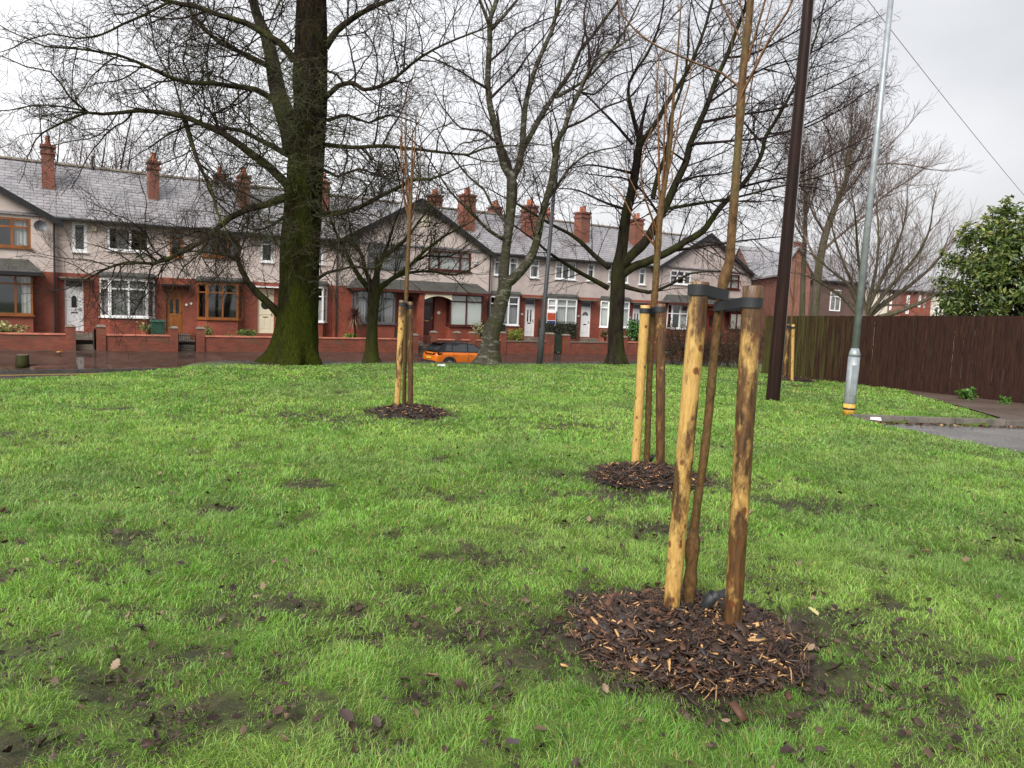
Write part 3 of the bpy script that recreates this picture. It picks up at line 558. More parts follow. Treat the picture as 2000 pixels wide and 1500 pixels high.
def terrain():
    ground_materials()
    g = MB().poly([(-400, -300, -2.2), (400, -300, -2.2), (400, 700, -2.2), (-400, 700, -2.2)]).build('ground', plain('far_ground', (.05, .06, .03), .9)); tag(g, kind='structure')
    xs = np.concatenate([np.arange(-17, -4.5, .1), np.arange(-4.5, 4.5, .036), np.arange(4.5, 14.01, .1)]); ys = np.concatenate([np.arange(-2.5, 1.5, .1), np.arange(1.5, 6.2, .034), np.arange(6.2, 31.01, .1)]); X, Y = np.meshgrid(xs, ys)
    Z = hgt(X, Y); mu = mud(X, Y); Z = Z - .02 * mu + .05 * mu * (fbm(X, Y, 6, 2, 12) - .5) + .045 * mu * (fbm(X, Y, 17, 2, 14) - .5)
    V = np.stack([X, Y, Z], -1).reshape(-1, 3); ny, nx = X.shape
    i = np.arange(ny - 1)[:, None] * nx; j = np.arange(nx - 1)[None]; Q = np.stack([i + j, i + j + 1, i + nx + j + 1, i + nx + j], -1).reshape(-1, 4)
    c = np.zeros((len(V), 3), np.float32); c[:, 0] = mu.ravel()
    tag(np_mesh('lawn', V, Q, M['soil'], None, c, True), kind='structure')
    def sheet(name, pts, m, th=0):
        b = MB().poly(pts) if not th else MB(); return tag(b.build(name, m), kind='structure')
    SS = [-60, -12, -6, 0, 8, 16, 24, 32, 60, 90]; rd = MB(); pv = MB(); ym = MB()
    for a, c in zip(SS, SS[1:]):
        rd.poly([W(a, 22, -1.54 + rz(a)), W(a, 5.5, -1.54 + rz(a)), W(c, 5.5, -1.54 + rz(c)), W(c, 22, -1.54 + rz(c))])
        pv.poly([W(a, 5.32, -1.38 + rz(a)), W(c, 5.32, -1.38 + rz(c)), W(c, 2.0, -.74 + .25 * rz(c)), W(a, 2.0, -.74 + .25 * rz(a))])
        if c <= 16:
            for q in (5.72, 5.94): ym.poly([W(a, q, -1.534 + rz(a)), W(a, q + .1, -1.534 + rz(a)), W(c, q + .1, -1.534 + rz(c)), W(c, q, -1.534 + rz(c))])
    tag(rd.build('road', M['asphalt']), kind='structure'); tag(pv.build('pavement', M['pavement']), kind='structure'); tag(ym.build('road_marking', M['yellow']), kind='structure')
    k = MB()
    for q in range(-40, 75):
        s = q * .92
        z0, z1 = rz(s), rz(s + .91)
        k.hexa([W(s, 5.5, z0 - 1.75), W(s + .91, 5.5, z1 - 1.75), W(s + .91, 5.32, z1 - 1.75), W(s, 5.32, z0 - 1.75), W(s, 5.47, z0 - 1.39), W(s + .91, 5.47, z1 - 1.39), W(s + .91, 5.32, z1 - 1.377), W(s, 5.32, z0 - 1.377)])
    tag(k.build('kerb', M['wetkerb']), kind='structure')
    b = MB().poly([W(-20, 2.12, -.36), W(50, 2.12, -.36), W(50, -.02, -.30), W(-20, -.02, -.30)]); tag(b.build('front_gardens', M['path']), kind='structure')
    # cul-de-sac at the right
    b = MB().poly([(5.6, 12.86, -.088), (6.3, 12.0, -.088), (7, 9.0, -.088), (9.0, 2, -.088), (10, -4, -.088), (40, -4, -.088), (40, 15.2, -.088)])
    tag(b.build('side_road', M['tarmac']), kind='structure')
    b = MB().poly([(8.75, 13.25, .022), (9.15, 13.75, .024), (9.6, 16, .024), (9.95, 18.2, .024), (10.4, 19.65, .024), (12.2, 16.2, .024), (16, 9.5, .024), (16, 13.8, .022)])
    tag(b.build('pavement', M['path']), kind='structure')
    b = MB(); R = random.Random(4)
    (x0, y0), (x1, y1) = KERB[0], KERB[2]; L = math.hypot(x1 - x0, y1 - y0); n = int(L / .92)
    for i in range(n):
        u0, u1 = i / n * L, (i + .985) / n * L; dz = R.uniform(-.006, .006)
        b.obox((x0, y0), (x1, y1), u0, u1, 0, -.13, -.2, .045 + dz)
    tag(b.build('kerb', M['kerb']), kind='structure')
# ------------------------------------------------------------------ grass
def crumbs():
    R = np.random.default_rng(5); n = 42000; y = 1.6 + 8.5 * R.random(n) ** 1.5; x = R.uniform(-1, 1, n) * (.8 * y + .3); mu = mud(x, y)
    k = lawn_ok(x, y) & (R.random(n) < sstep(.25, .9, mu))
    for mx, my, mr in MOUNDS: k &= np.hypot(x - mx, y - my) > mr * .95
    x, y, mu = x[k], y[k], mu[k]; n = len(x); z = hgt(x, y) - .02 * mu + .004; r = R.uniform(.004, .019, n) * R.uniform(.5, 1, n)
    base = np.array([(1, 0, 0), (.3, .95, 0), (-.8, .6, 0), (-.8, -.6, 0), (.3, -.95, 0), (0, 0, .9)]); V = base[None] * r[:, None, None] * R.uniform(.6, 1.3, (n, 6, 3)); V += np.stack([x, y, z], 1)[:, None]
    T = np.array([(0, 1, 5), (1, 2, 5), (2, 3, 5), (3, 4, 5), (4, 0, 5)])[None] + (np.arange(n) * 6)[:, None, None]
    c = np.array((.040, .027, .019)) * R.uniform(.35, 1.9, n)[:, None]
    tag(np_mesh('soil_crumbs', V.reshape(-1, 3), None, M['chip'], None, np.repeat(c, 6, 0), False, T.reshape(-1, 3)), 'dark crumbs of wet soil in the worn patches of the lawn', 'soil', kind='stuff')
def grass():
    bands = [(1.5, 3.2, 20500, .0014, .038), (3.2, 5.2, 12500, .0021, .041), (5.2, 9, 5600, .0034, .045), (9, 15, 2000, .0062, .044), (15, 27.5, 620, .012, .042)]
    VS = []; QS = []; TS = []; CS = []; n0 = 0
    for y0, y1, dens, w, hh in bands:
        kx = .80; area = kx * (y1 ** 2 - y0 ** 2) + 2.4 * (y1 - y0); n = int(area * dens)
        y = np.sqrt(RNG.uniform(y0 ** 2, y1 ** 2, n)); x = RNG.uniform(-1, 1, n) * (kx * y + 1.2)
        mu = mud(x, y); dn = fbm(x, y, 1.7, 3, 51)
        for mx, my, mr in MOUNDS: mu = np.maximum(mu, (np.hypot(x - mx, y - my) < mr * .97) * 1.2)
        keep = lawn_ok(x, y) & (RNG.random(n) > mu * .78) & (RNG.random(n) < .55 + .9 * dn)
        x, y, mu, dn = x[keep], y[keep], mu[keep], dn[keep]; n = len(x)
        z = hgt(x, y) - .02 * mu
        tuft = fbm(x, y, 5.5, 2, 91); h = hh * RNG.uniform(.5, 1.45, n) * (.55 + .9 * tuft) * (1 - .45 * mu)
        cl = fbm(x, y, .9, 2, 61) * 7 + fbm(x, y, 6, 2, 71) * 9; an = cl + RNG.normal(0, 1.25, n)
        lean = RNG.uniform(.3, 1.5, n) * h; flat = RNG.random(n) < .16; lean[flat] *= 1.5; h = np.where(flat, h * .45, h); px, py = np.cos(an), np.sin(an)
        fa = RNG.uniform(0, math.pi, n); wx, wy = np.cos(fa) * w, np.sin(fa) * w
        ww = RNG.uniform(.6, 1.25, n); wx *= ww; wy *= ww
        base = np.stack([x, y, z - .006], 1); mid = base + np.stack([px * lean * .35, py * lean * .35, h * .66], 1); tip = base + np.stack([px * lean, py * lean, h * RNG.uniform(.55, 1.02, n)], 1)
        wv = np.stack([wx, wy, 0 * wx], 1)
        V = np.stack([base - wv, base + wv, mid + wv * .8, mid - wv * .8, tip], 1).reshape(-1, 3); VS.append(V)
        i = np.arange(n) * 5 + n0; QS.append(np.stack([i, i + 1, i + 2, i + 3], 1)); TS.append(np.stack([i + 3, i + 2, i + 4], 1)); n0 += 5 * n
        g1 = np.array((.228, .460, .058)); g2 = np.array((.400, .570, .125)); g3 = np.array((.115, .275, .042)); st = np.array((.42, .36, .13)); br = np.array((.16, .11, .05))
        f = np.clip(fbm(x, y, .8, 3, 101) * 1.5 - .25 + RNG.normal(0, .28, n), 0, 1)[:, None]; c = g3 * (1 - f) + g1 * f
        f2 = np.clip(fbm(x, y, 1.3, 2, 111) * 1.7 - .55 + RNG.normal(0, .25, n), 0, 1)[:, None] * .75; c = c * (1 - f2) + g2 * f2
        q = RNG.random(n); c[q < .07] = st; c[q > .955] = br; c[(q > .60) & (q < .69)] = np.array((.30, .40, .17)); dull = sstep(.52, .68, fbm(x, y, .55, 3, 131))[:, None] * .45; c = c * (1 - dull) + np.array((.17, .255, .085)) * dull; c *= RNG.uniform(.7, 1.3, n)[:, None]
        c = c * (1 - .35 * mu[:, None]) + np.array((.09, .10, .035)) * .35 * mu[:, None]
        CS.append(np.repeat(c, 5, 0))
    g = np_mesh('grass', np.concatenate(VS), np.concatenate(QS), M['grass'], None, np.concatenate(CS), False, np.concatenate(TS))
    tag(g, 'lush wet green grass covering the sloping green', 'grass', kind='stuff')
# ------------------------------------------------------------------ loose leaves
OAKLEAF = np.array([(0, 0), (.10, .12), (.24, .17), (.20, .30), (.34, .40), (.27, .52), (.36, .66), (.22, .74), (.18, .90), (0, 1.0), (-.18, .90), (-.22, .74), (-.36, .66), (-.27, .52), (-.34, .40), (-.20, .30), (-.24, .17), (-.10, .12)])
ROUNDLEAF = np.array([(0, 0), (.14, .10), (.27, .28), (.31, .48), (.25, .70), (.12, .88), (0, 1.0), (-.12, .88), (-.25, .70), (-.31, .48), (-.27, .28), (-.14, .10)])
def leaf_geo(x, y, z, size, rot, tilt, roll, curl, shape, R):
    k = len(shape); V = [(0, .45, .0)] + [(u, v, curl * (abs(u) * 1.3 + abs(v - .45) ** 2) + R.uniform(-.03, .03)) for u, v in shape]
    m = Matrix.Translation((x, y, z)) @ Matrix.Rotation(rot, 4, 'Z') @ Matrix.Rotation(tilt, 4, 'X') @ Matrix.Rotation(roll, 4, 'Y') @ Matrix.Scale(size, 4)
    return [tuple(m @ Vector((a, b - .45, c))) for a, b, c in V], [(0, 1 + i, 1 + (i + 1) % k) for i in range(k)]
LEAFC = [(.06, .032, .022), (.045, .026, .020), (.13, .085, .055), (.05, .025, .018), (.26, .18, .12), (.035, .02, .016), (.10, .06, .04), (.075, .05, .042)]
def leaves():
    R = random.Random(11); V = []; T = []; C = []
    n = 0
    while n < 1900:
        y = 1.7 + 17 * R.random() ** 1.35; x = R.uniform(-1, 1) * (.78 * y + .3)
        if not bool(lawn_ok(np.array(x), np.array(y))): continue
        mu = float(mud(x, y))
        if R.random() > .22 + .8 * mu: continue
        v, t = leaf_geo(x, y, float(hgt(x, y)) + R.uniform(.004, .035) * (1 - .7 * mu), R.uniform(.022, .055), R.uniform(0, 6.3), R.gauss(0, .5), R.gauss(0, .5), R.uniform(-.6, .9), OAKLEAF if R.random() < .86 else ROUNDLEAF, R)
        b = len(V); V += v; T += [(a + b, c + b, d + b) for a, c, d in t]; c = R.choice(LEAFC); f = R.uniform(.7, 1.25); C += [tuple(q * f for q in c)] * len(v); n += 1
    tag(np_mesh('fallen_leaves', np.array(V), None, M['litterleaf'], None, np.array(C), False, np.array(T)), 'small brown dead leaves scattered through the grass', 'leaves', kind='stuff')
    big = [(838, 1345, .085, (.25, .145, .10), OAKLEAF, 'pinkish lobed oak leaf lying in the mud at the bottom of the lawn'), (1588, 1212, .07, (.50, .46, .20), OAKLEAF, 'pale yellow leaf on the grass right of the near bark mound'), (675, 1430, .075, (.07, .045, .04), ROUNDLEAF, 'large dark purple-brown leaf standing in the grass near the bottom edge'),
           (110, 1270, .07, (.09, .055, .045), ROUNDLEAF, 'dark curled leaf in the grass at the lower left'), (455, 1190, .07, (.10, .045, .03), OAKLEAF, 'rusty brown leaf in the grass left of the middle'), (1000, 1478, .08, (.10, .075, .075), ROUNDLEAF, 'grey-brown leaf at the very bottom below the bark mound'), (1805, 1088, .075, (.30, .15, .08), OAKLEAF, 'orange-brown leaf in the open grass on the right side'), (1885, 1108, .075, (.20, .14, .08), OAKLEAF, 'tan leaf beside a muddy patch near the right edge')]
    for px, py, s, c, sh, lab in big:
        p = gnd(px, py); v, t = leaf_geo(0, 0, 0, s, R.uniform(0, 6.3), .25, R.uniform(-.3, .3), .35, sh, R)
        o = np_mesh('fallen_leaf', np.array(v), None, M['litterleaf'], None, np.array([c] * len(v)), False, np.array(t)); o.location = (p.x, p.y, float(hgt(p.x, p.y)) + .045)
        tag(o, lab, 'leaf', 'single fallen leaves on the lawn')
# ------------------------------------------------------------------ bark mounds, stakes, saplings
def mound(cx, cy, r, hh, n, smin, smax, label, seed):
    R = np.random.default_rng(seed); z0 = float(hgt(cx, cy)); t = thing('mulch_mound', label, 'mulch mound', (cx, cy, z0), group='bark mounds round the young trees')
    A = np.linspace(0, 2 * math.pi, 49)[:-1]; rr = np.linspace(0, 1, 9); edge = 1 + .18 * (fbm(np.cos(A) * 2 + seed, np.sin(A) * 2, 1.5, 3, seed) - .5) * 2
    prof = lambda q: hh * np.clip(1 - q ** 2.2, 0, 1)
    V = [(0, 0, hh)]
    for q in rr[1:]:
        for a, e in zip(A, edge): V.append((math.cos(a) * q * r * e, math.sin(a) * q * r * e, float(prof(q)) - (.03 if q == 1 else 0)))
    T = [(0, 1 + j, 1 + (j + 1) % 48) for j in range(48)]; Q = [(1 + i * 48 + j, 1 + (i + 1) * 48 + j, 1 + (i + 1) * 48 + (j + 1) % 48, 1 + i * 48 + (j + 1) % 48) for i in range(7) for j in range(48)]
    np_mesh('soil_heap', np.array(V), np.array(Q), M['mulchsoil'], t, None, True, np.array(T))
    a = R.uniform(0, 2 * math.pi, n); q = np.sqrt(R.random(n)) * np.where(R.random(n) < .10, R.uniform(1.03, 1.42, n), 1.0); e = np.interp(a, np.append(A, 2 * math.pi), np.append(edge, edge[0]))
    x = np.cos(a) * q * r * e; y = np.sin(a) * q * r * e; z = np.where(q > 1.02, .004, prof(q)) + R.uniform(-.004, .022, n) * np.where(q > 1.02, .5, 1)
    L = smin + (smax - smin) * R.random(n) ** 2.2; Wd = L * R.uniform(.06, .5, n); Wd = np.minimum(Wd, smax * .42); th = np.minimum(.006, L * .12)
    kind = R.random(n); pale = kind < .085; mid = (kind >= .085) & (kind < .28); Wd[pale] *= .55
    yaw = R.uniform(0, 2 * math.pi, n); pit = R.normal(0, .38, n); rol = R.normal(0, .5, n); curl = R.uniform(-.25, .35, n)
    # chip = 3 x 2 grid, two sides (thin box with a bend)
    us = np.array([-.5, 0, .5]); P = []
    for side in (0, 1):
        for u in us:
            for v in (-.5, .5):
                P.append(np.stack([u * L, v * Wd * (1 - .45 * abs(u) * 2 * R.random(n)), curl * L * (.25 - u * u) + side * th], 1))
    P = np.stack(P, 1)   # n,12,3
    cy_, sy_ = np.cos(yaw), np.sin(yaw); cpp, spp = np.cos(pit), np.sin(pit); crr, srr = np.cos(rol), np.sin(rol)
    X, Y, Z = P[..., 0], P[..., 1], P[..., 2]
    Y, Z = Y * crr[:, None] - Z * srr[:, None], Y * srr[:, None] + Z * crr[:, None]
    X, Z = X * cpp[:, None] - Z * spp[:, None], X * spp[:, None] + Z * cpp[:, None]
    X, Y = X * cy_[:, None] - Y * sy_[:, None], X * sy_[:, None] + Y * cy_[:, None]
    Vc = np.stack([X + x[:, None], Y + y[:, None], Z + z[:, None]], -1).reshape(-1, 3)
    f = [(0, 1, 3, 2), (2, 3, 5, 4), (6, 8, 9, 7), (8, 10, 11, 9), (0, 6, 7, 1), (4, 5, 11, 10), (0, 2, 8, 6), (2, 4, 10, 8), (1, 7, 9, 3), (3, 9, 11, 5)]
    Q = (np.array(f)[None] + (np.arange(n) * 12)[:, None, None]).reshape(-1, 4)
    c = np.array((.030, .018, .013)) * R.uniform(.5, 1.9, n)[:, None]; grey = R.random(n) < .22; c[grey] = np.array((.055, .044, .040)) * R.uniform(.7, 1.3, grey.sum())[:, None]
    c[mid] = np.array((.105, .050, .030)) * R.uniform(.6, 1.3, mid.sum())[:, None]; c[pale] = np.array((.52, .30, .13)) * R.uniform(.7, 1.25, pale.sum())[:, None]
    tag(np_mesh('bark_chips', Vc, Q, M['chip'], t, np.repeat(c, 12, 0)), kind='stuff')
    # shredded fibres and dust
    k = n; a = R.uniform(0, 2 * math.pi, k); q = np.sqrt(R.random(k)) * 1.12; e = np.interp(a, np.append(A, 2 * math.pi), np.append(edge, edge[0])); x = np.cos(a) * q * r * e; y = np.sin(a) * q * r * e; z = np.where(q > 1, .006, prof(q)) + R.uniform(.002, .024, k)
    L = R.uniform(.015, smax * .9, k) * R.random(k) ** .6; w = R.uniform(.0008, .0024, k); an = R.uniform(0, 2 * math.pi, k); dx, dy, dz = np.cos(an) * L / 2, np.sin(an) * L / 2, R.normal(0, .22, k) * L; nx, ny = -np.sin(an) * w, np.cos(an) * w; bz = R.uniform(-.1, .25, k) * L
    Pp = np.stack([np.stack([x - dx + nx, y - dy + ny, z - dz], 1), np.stack([x - dx - nx, y - dy - ny, z - dz], 1), np.stack([x - nx * 1.4, y - ny * 1.4, z + bz], 1), np.stack([x + nx * 1.4, y + ny * 1.4, z + bz], 1), np.stack([x + dx - nx, y + dy - ny, z + dz], 1), np.stack([x + dx + nx, y + dy + ny, z + dz], 1)], 1).reshape(-1, 3)
    i = np.arange(k)[:, None] * 6; Qq = np.concatenate([i + np.array([[0, 1, 2, 3]]), i + np.array([[3, 2, 4, 5]])])
    cf = np.array((.05, .03, .02)) * R.uniform(.4, 2.2, k)[:, None]; pf = R.random(k) < .14; cf[pf] = np.array((.42, .24, .11)) * R.uniform(.6, 1.2, pf.sum())[:, None]
    tag(np_mesh('bark_fibres', Pp, Qq, M['chip'], t, np.repeat(cf, 6, 0)), kind='stuff'); return t
def stakemat(name, stain, seed):
    m, nt, b = nodes(name); o = N(nt, 'ShaderNodeTexCoord').outputs['Object']
    mp = N(nt, 'ShaderNodeMapping'); mp.inputs['Scale'].default_value = (1, 1, .16); mp.inputs['Location'].default_value = (seed, seed * 2, seed); nt.links.new(o, mp.inputs[0])
    m2 = N(nt, 'ShaderNodeMapping'); m2.inputs['Scale'].default_value = (1, 1, .36); m2.inputs['Location'].default_value = (seed * 3, seed, seed); nt.links.new(o, m2.inputs[0])
    g = noise(nt, mp.outputs[0], 90, 5, .6); c = ramp(nt, g, [(.3, (.40, .22, .055)), (.65, (.60, .39, .13))])
    big = ramp(nt, noise(nt, m2.outputs[0], 7.5, 7, .72), [(.70 - .34 * stain, (0, 0, 0)), (.78 - .30 * stain, (1, 1, 1))])
    bc = ramp(nt, noise(nt, mp.outputs[0], 60, 4), [(.3, (.035, .018, .009)), (.7, (.15, .070, .024))])
    c = mixc(nt, big, c, bc)
    sp_ = ramp(nt, noise(nt, m2.outputs[0], 30, 4, .6), [(.66, (0, 0, 0)), (.72, (1, 1, 1))]); c = mixc(nt, sp_, c, (.05, .025, .012))
    m3 = N(nt, 'ShaderNodeMapping'); m3.inputs['Scale'].default_value = (1, 1, .8); m3.inputs['Location'].default_value = (seed, 0, seed); nt.links.new(o, m3.inputs[0])
    vo = N(nt, 'ShaderNodeTexVoronoi'); vo.inputs['Scale'].default_value = 11; nt.links.new(m3.outputs[0], vo.inputs['Vector'])
    c = mixc(nt, ramp(nt, vo.outputs['Distance'], [(.12, (.9,) * 3), (.20, (0, 0, 0))]), c, (.12, .035, .012))
    nt.links.new(c, b.inputs['Base Color']); b.inputs['Roughness'].default_value = .42
    bump(nt, b, g, .5, .006); return m
def stake(b, tpt, r, mat, label, z0=-.25):
    ax = (tpt - b); o = bpy.data.objects
    n = 22; k = 20; pts = []; rad = []
    R = random.Random(int(b.x * 1000) & 255); P = []
    for i in range(n + 1):
        f = z0 / ax.length + (1 - z0 / ax.length) * i / n; P.append(Vector((0, 0, 0)) + ax * f)
    u = ax.normalized(); e1 = Vector((1, 0, 0)) - u * u.x; e1.normalize(); e2 = u.cross(e1); V = []; F = []
    for i, p in enumerate(P):
        for j in range(k):
            a = 2 * math.pi * j / k; rr = r * (.95 + .10 * i / n) * (1 + .035 * (float(vnoise(math.cos(a) * 1.3 + 9, i * .35 + math.sin(a) * 1.3, 5)) - .5) * 2)
            V.append(p + (e1 * math.cos(a) + e2 * math.sin(a)) * rr)
    for i in range(n):
        for j in range(k): F.append((i * k + j, i * k + (j + 1) % k, (i + 1) * k + (j + 1) % k, (i + 1) * k + j))
    top = len(V)
    for j in range(k): V.append(V[n * k + j] * .93 + P[-1] * .07 + u * .004)
    for j in range(k): F.append((n * k + j, n * k + (j + 1) % k, top + (j + 1) % k, top + j))
    t = thing('wooden_stake', label, 'stake', b, group='stakes holding the young trees')
    me = bpy.data.meshes.new('post'); me.from_pydata([tuple(v) for v in V], [], F); me.update(); link('post', me, mat, t, True)
    cap = MB().poly([V[top + j] for j in range(k)]).build('sawn_top', M['sawn'], t)
    return t
def tie(c1, r1, c2, r2, z, dz, h, label, wid=None):
    """rubber strap round stake c1 and stem c2 (plan points) at height z (z+dz at the stem)"""
    pts = []
    for c, r, zz in ((c1, r1, z), (c2, r2, z + dz)):
        for j in range(28): a = 2 * math.pi * j / 28; pts.append((c[0] + math.cos(a) * r, c[1] + math.sin(a) * r, zz))
    # convex hull in plan
    P = sorted(set((round(p[0], 5), round(p[1], 5), p[2]) for p in pts)); cr_ = lambda o, a, b: (a[0] - o[0]) * (b[1] - o[1]) - (a[1] - o[1]) * (b[0] - o[0])
    def half(S):
        H = []
        for p in S:
            while len(H) > 1 and cr_(H[-2], H[-1], p) <= 0: H.pop()
            H.append(p)
        return H[:-1]
    H = half(P) + half(P[::-1]); c = (np.mean([p[0] for p in H]), np.mean([p[1] for p in H])); n = len(H); V = []; F = []
    for p in H:
        d = Vector((p[0] - c[0], p[1] - c[1], 0)).normalized() * .005
        V += [(p[0], p[1], p[2]), (p[0] + d.x, p[1] + d.y, p[2]), (p[0] + d.x, p[1] + d.y, p[2] + h), (p[0], p[1], p[2] + h)]
    for i in range(n):
        a, b = i * 4, ((i + 1) % n) * 4
        for q in range(4): F.append((a + q, b + q, b + (q + 1) % 4, a + (q + 1) % 4))
    m = MB(); m.v = V; m.f = F; o = m.build('tree_tie', M['rubber']); tag(o, label, 'tree tie', 'black rubber ties'); return o
def sapling(label, stem, widths, Y, branches, o, seed, low=3, knots=()):
    b = at(*stem[0], Y); off = np.array((b.x, b.y, b.z)); t = thing('young_tree', label, 'young tree', b, group='newly planted staked trees')
    S, rad, L = traced(stem, Y, Y, widths=widths, seg=.05)
    R = random.Random(seed)
    for kz, amp in knots:
        for i, p in enumerate(S): rad[i] *= 1 + amp * math.exp(-((p.z - kz) / .022) ** 2)
    T = Br(seed); T.add(S, [r * (1 + R.uniform(-.05, .05)) for r in rad]); B = Br(seed + 1)
    if o: spawn(B, S, rad, L, 0, o, o.get('f0', .6))
    for px, dy, w0, w1 in branches:
        S2, r2, L2 = traced(px, Y, Y + dy, w0, w1, .05, seed, seg=.06); B.add(S2, r2)
        if o: spawn(B, S2, r2, L2, 1, o, .35)
    for br in (T, B): br.items = [(p - off, r) for p, r in br.items]
    T.build('trunk', M['saplinglow'] if low else M['saplingbark'], t, .12)
    if B.items: B.build('crown', M['saplingbark'], t)
    return t
def plantings():
    M['mulchsoil'] = plain('mulch_soil', (.022, .014, .010), .6, var=.5, sc=30, bmp=1., bsc=60)
    M['rubber'] = plain('black_rubber', (.018, .019, .022), .55, var=.3, bmp=.1)
    M['sawn'] = plain('sawn_end', (.55, .40, .20), .7, var=.2, sc=20)
    sm = [stakemat('peeled_stake_pale', .70, 1.3), stakemat('peeled_stake_stained', .95, 4.1), stakemat('peeled_stake_clean', .34, 7.7), stakemat('bark_stake_dark', 1.12, 2.2)]
    # mounds
    m1 = (.885, 3.46, .53); m2 = gnd(1262, 932); m3 = gnd(803, 806); m4 = gnd(1545, 742)
    MOUNDS.extend([m1, (m2.x, m2.y, .52), (m3.x, m3.y, .55), (m4.x, m4.y, .6)])
def build_plantings():
    sm = [bpy.data.materials[n] for n in ('peeled_stake_pale', 'peeled_stake_stained', 'peeled_stake_clean', 'bark_stake_dark')]
    (a1, b1, r1), (a2, b2, r2), (a3, b3, r3), (a4, b4, r4) = MOUNDS
    mound(a1, b1, r1, .09, 4600, .012, .105, 'broad dark bark mulch mound with pale wood chips under the nearest stakes', 1)
    mound(a2, b2, r2, .09, 1700, .016, .09, 'bark mulch mound under the second pair of stakes from the camera', 2)
    mound(a3, b3, r3, .09, 700, .025, .10, 'bark mulch mound under the stakes on the left half of the lawn', 3)
    mound(a4, b4, r4, .09, 400, .03, .11, 'bark mulch mound at the foot of the tall brown fence', 4)
    def st(bpx, tpx, z, r, mat, label, dy=0):
        b = gnd(*bpx, z); t = at(*tpx, b.y + dy); return stake(b, t, r, mat, label), b, t
    # nearest pair
    _, b, tL = st((1311, 1188), (1367, 552), .09, .0425, sm[0], 'thick pale peeled stake with knots and dark bark flecks, nearest and left in its pair')
    _, b2, tR = st((1431, 1218), (1471, 560), .09, .0435, sm[1], 'thick brown-stained stake, nearest and right in its pair')
    Y = gnd(1345, 1180, .09).y
    o = dict(seg=[.1, .08], rmin=.0016, gnarl=.05, up=.10, droop=.05, levels=2, dens=[.0, 1.6], ratio=(.2, .45), ang=(20, 45), maxl=[.5, .3], minl=.05, tip=.4, tipl=.3)
    stem = [(1345, 1184), (1350, 1110), (1353, 1060), (1361, 990), (1374, 900), (1385, 800), (1394, 700), (1405, 600), (1414, 545), (1424, 515), (1428, 470), (1437, 350), (1444, 250), (1447, 200), (1452, 130), (1458, 80), (1466, 0), (1471, -90), (1476, -260), (1480, -420)]
    sapling('young tree with orange-brown stem tied between the two nearest thick stakes', stem, [22, 20, 20, 17, 17, 17, 17, 17, 18, 20, 17.5, 16, 15.5, 16, 15.5, 14.5, 13.5, 12, 8, 4], Y,
        [([(1448, 200), (1447, 178), (1439, 165), (1411, 143), (1367, 126), (1323, 107), (1285, 91), (1241, 60), (1212, 25), (1204, -20)], .12, 6.5, 3), ([(1440, 215), (1450, 180), (1472, 137), (1505, 71), (1538, 22), (1555, -20), (1590, -120)], -.1, 8.5, 4),
         ([(1455, 120), (1450, 85), (1433, 50), (1406, 0), (1380, -60)], .1, 6, 3.5), ([(1460, 120), (1468, 90), (1478, 55), (1494, 0), (1510, -80)], -.06, 6.5, 4), ([(1456, 150), (1450, 100), (1452, 50), (1445, 0), (1440, -80)], .1, 5, 3), ([(1447, 210), (1432, 230), (1428, 150), (1430, 60), (1428, 0)], .15, 4, 2), ([(1445, 230), (1462, 190), (1478, 110), (1500, 30), (1516, -30)], .15, 4, 2.5)],
        o, 301, knots=((.20, .5), (.30, .35), (.36, .75), (.40, .6), (1.72, .25), (1.2, .18), (.85, .15), (2.1, .2), (2.5, .15), (1.62, .2)))
    sx = at(1409, 575, Y)
    zt = at(1367, 552, tL.y).z
    tie((tL.x - .004, tL.y), .0465, (sx.x, sx.y), .031, zt - .062, -.018, .052, 'black rubber tie round the top of the nearest pale stake')
    tie((tR.x - .004, tR.y), .0475, (sx.x, sx.y), .030, at(1471, 590, tR.y).z - .026, -.02, .045, 'black rubber tie round the top of the nearest brown stake')
    def tube(px, z, r, h, label):
        p = gnd(*px, z); t = thing('watering_tube', label, 'watering tube', p, .3, 'black watering tubes by the young trees')
        d = Vector((.30, -.50, 1)).normalized(); m = MB(); k = 20; e1 = d.orthogonal().normalized(); e2 = d.cross(e1); V = []
        for rr, q in ((r, -h), (r * 1.02, 0), (r * 1.12, h), (r * 1.0, h), (r * .9, -h * .5)):
            V += [d * q + (e1 * math.cos(2 * math.pi * j / k) + e2 * math.sin(2 * math.pi * j / k)) * rr for j in range(k)]
        m.v = [tuple(v) for v in V]; m.f = [(i * k + j, i * k + (j + 1) % k, (i + 1) * k + (j + 1) % k, (i + 1) * k + j) for i in range(4) for j in range(k)]
        m.build('pipe', M['rubber'], t, True)
        u0 = Vector((1, 0, 0)); u0 = (u0 - d * u0.dot(d)).normalized(); c = d * h + u0 * r * 1.1; f = MB(); u = (u0 * .9 + Vector((0, 0, .35))).normalized(); w = d.cross(u0)
        f.hexa([c - w * r * .8, c + w * r * .8, c + u * r * 2 + w * r * .7, c + u * r * 2 - w * r * .7] + [q + Vector((0, 0, .004)) for q in (c - w * r * .8, c + w * r * .8, c + u * r * 2 + w * r * .7, c + u * r * 2 - w * r * .7)]); f.build('flap', M['rubber'], t)
    tube((1381, 1180), .12, .027, .07, 'short open black plastic watering tube between the two nearest stakes')
    tube((1271, 897), .08, .022, .05, 'black watering tube between the second pair of stakes')
    tube((796, 790), .08, .022, .05, 'black watering tube between the stakes on the left half of the lawn')
    # second pair
    _, b, tL = st((1241, 908), (1260, 597), .06, .046, sm[2], 'clean pale yellow stake, left of the second pair from the camera')
    _, b2, tR = st((1290, 912), (1290, 594), .06, .047, sm[3], 'dark bark-covered stake, right of the second pair from the camera')
    Y = gnd(1263, 905, .06).y
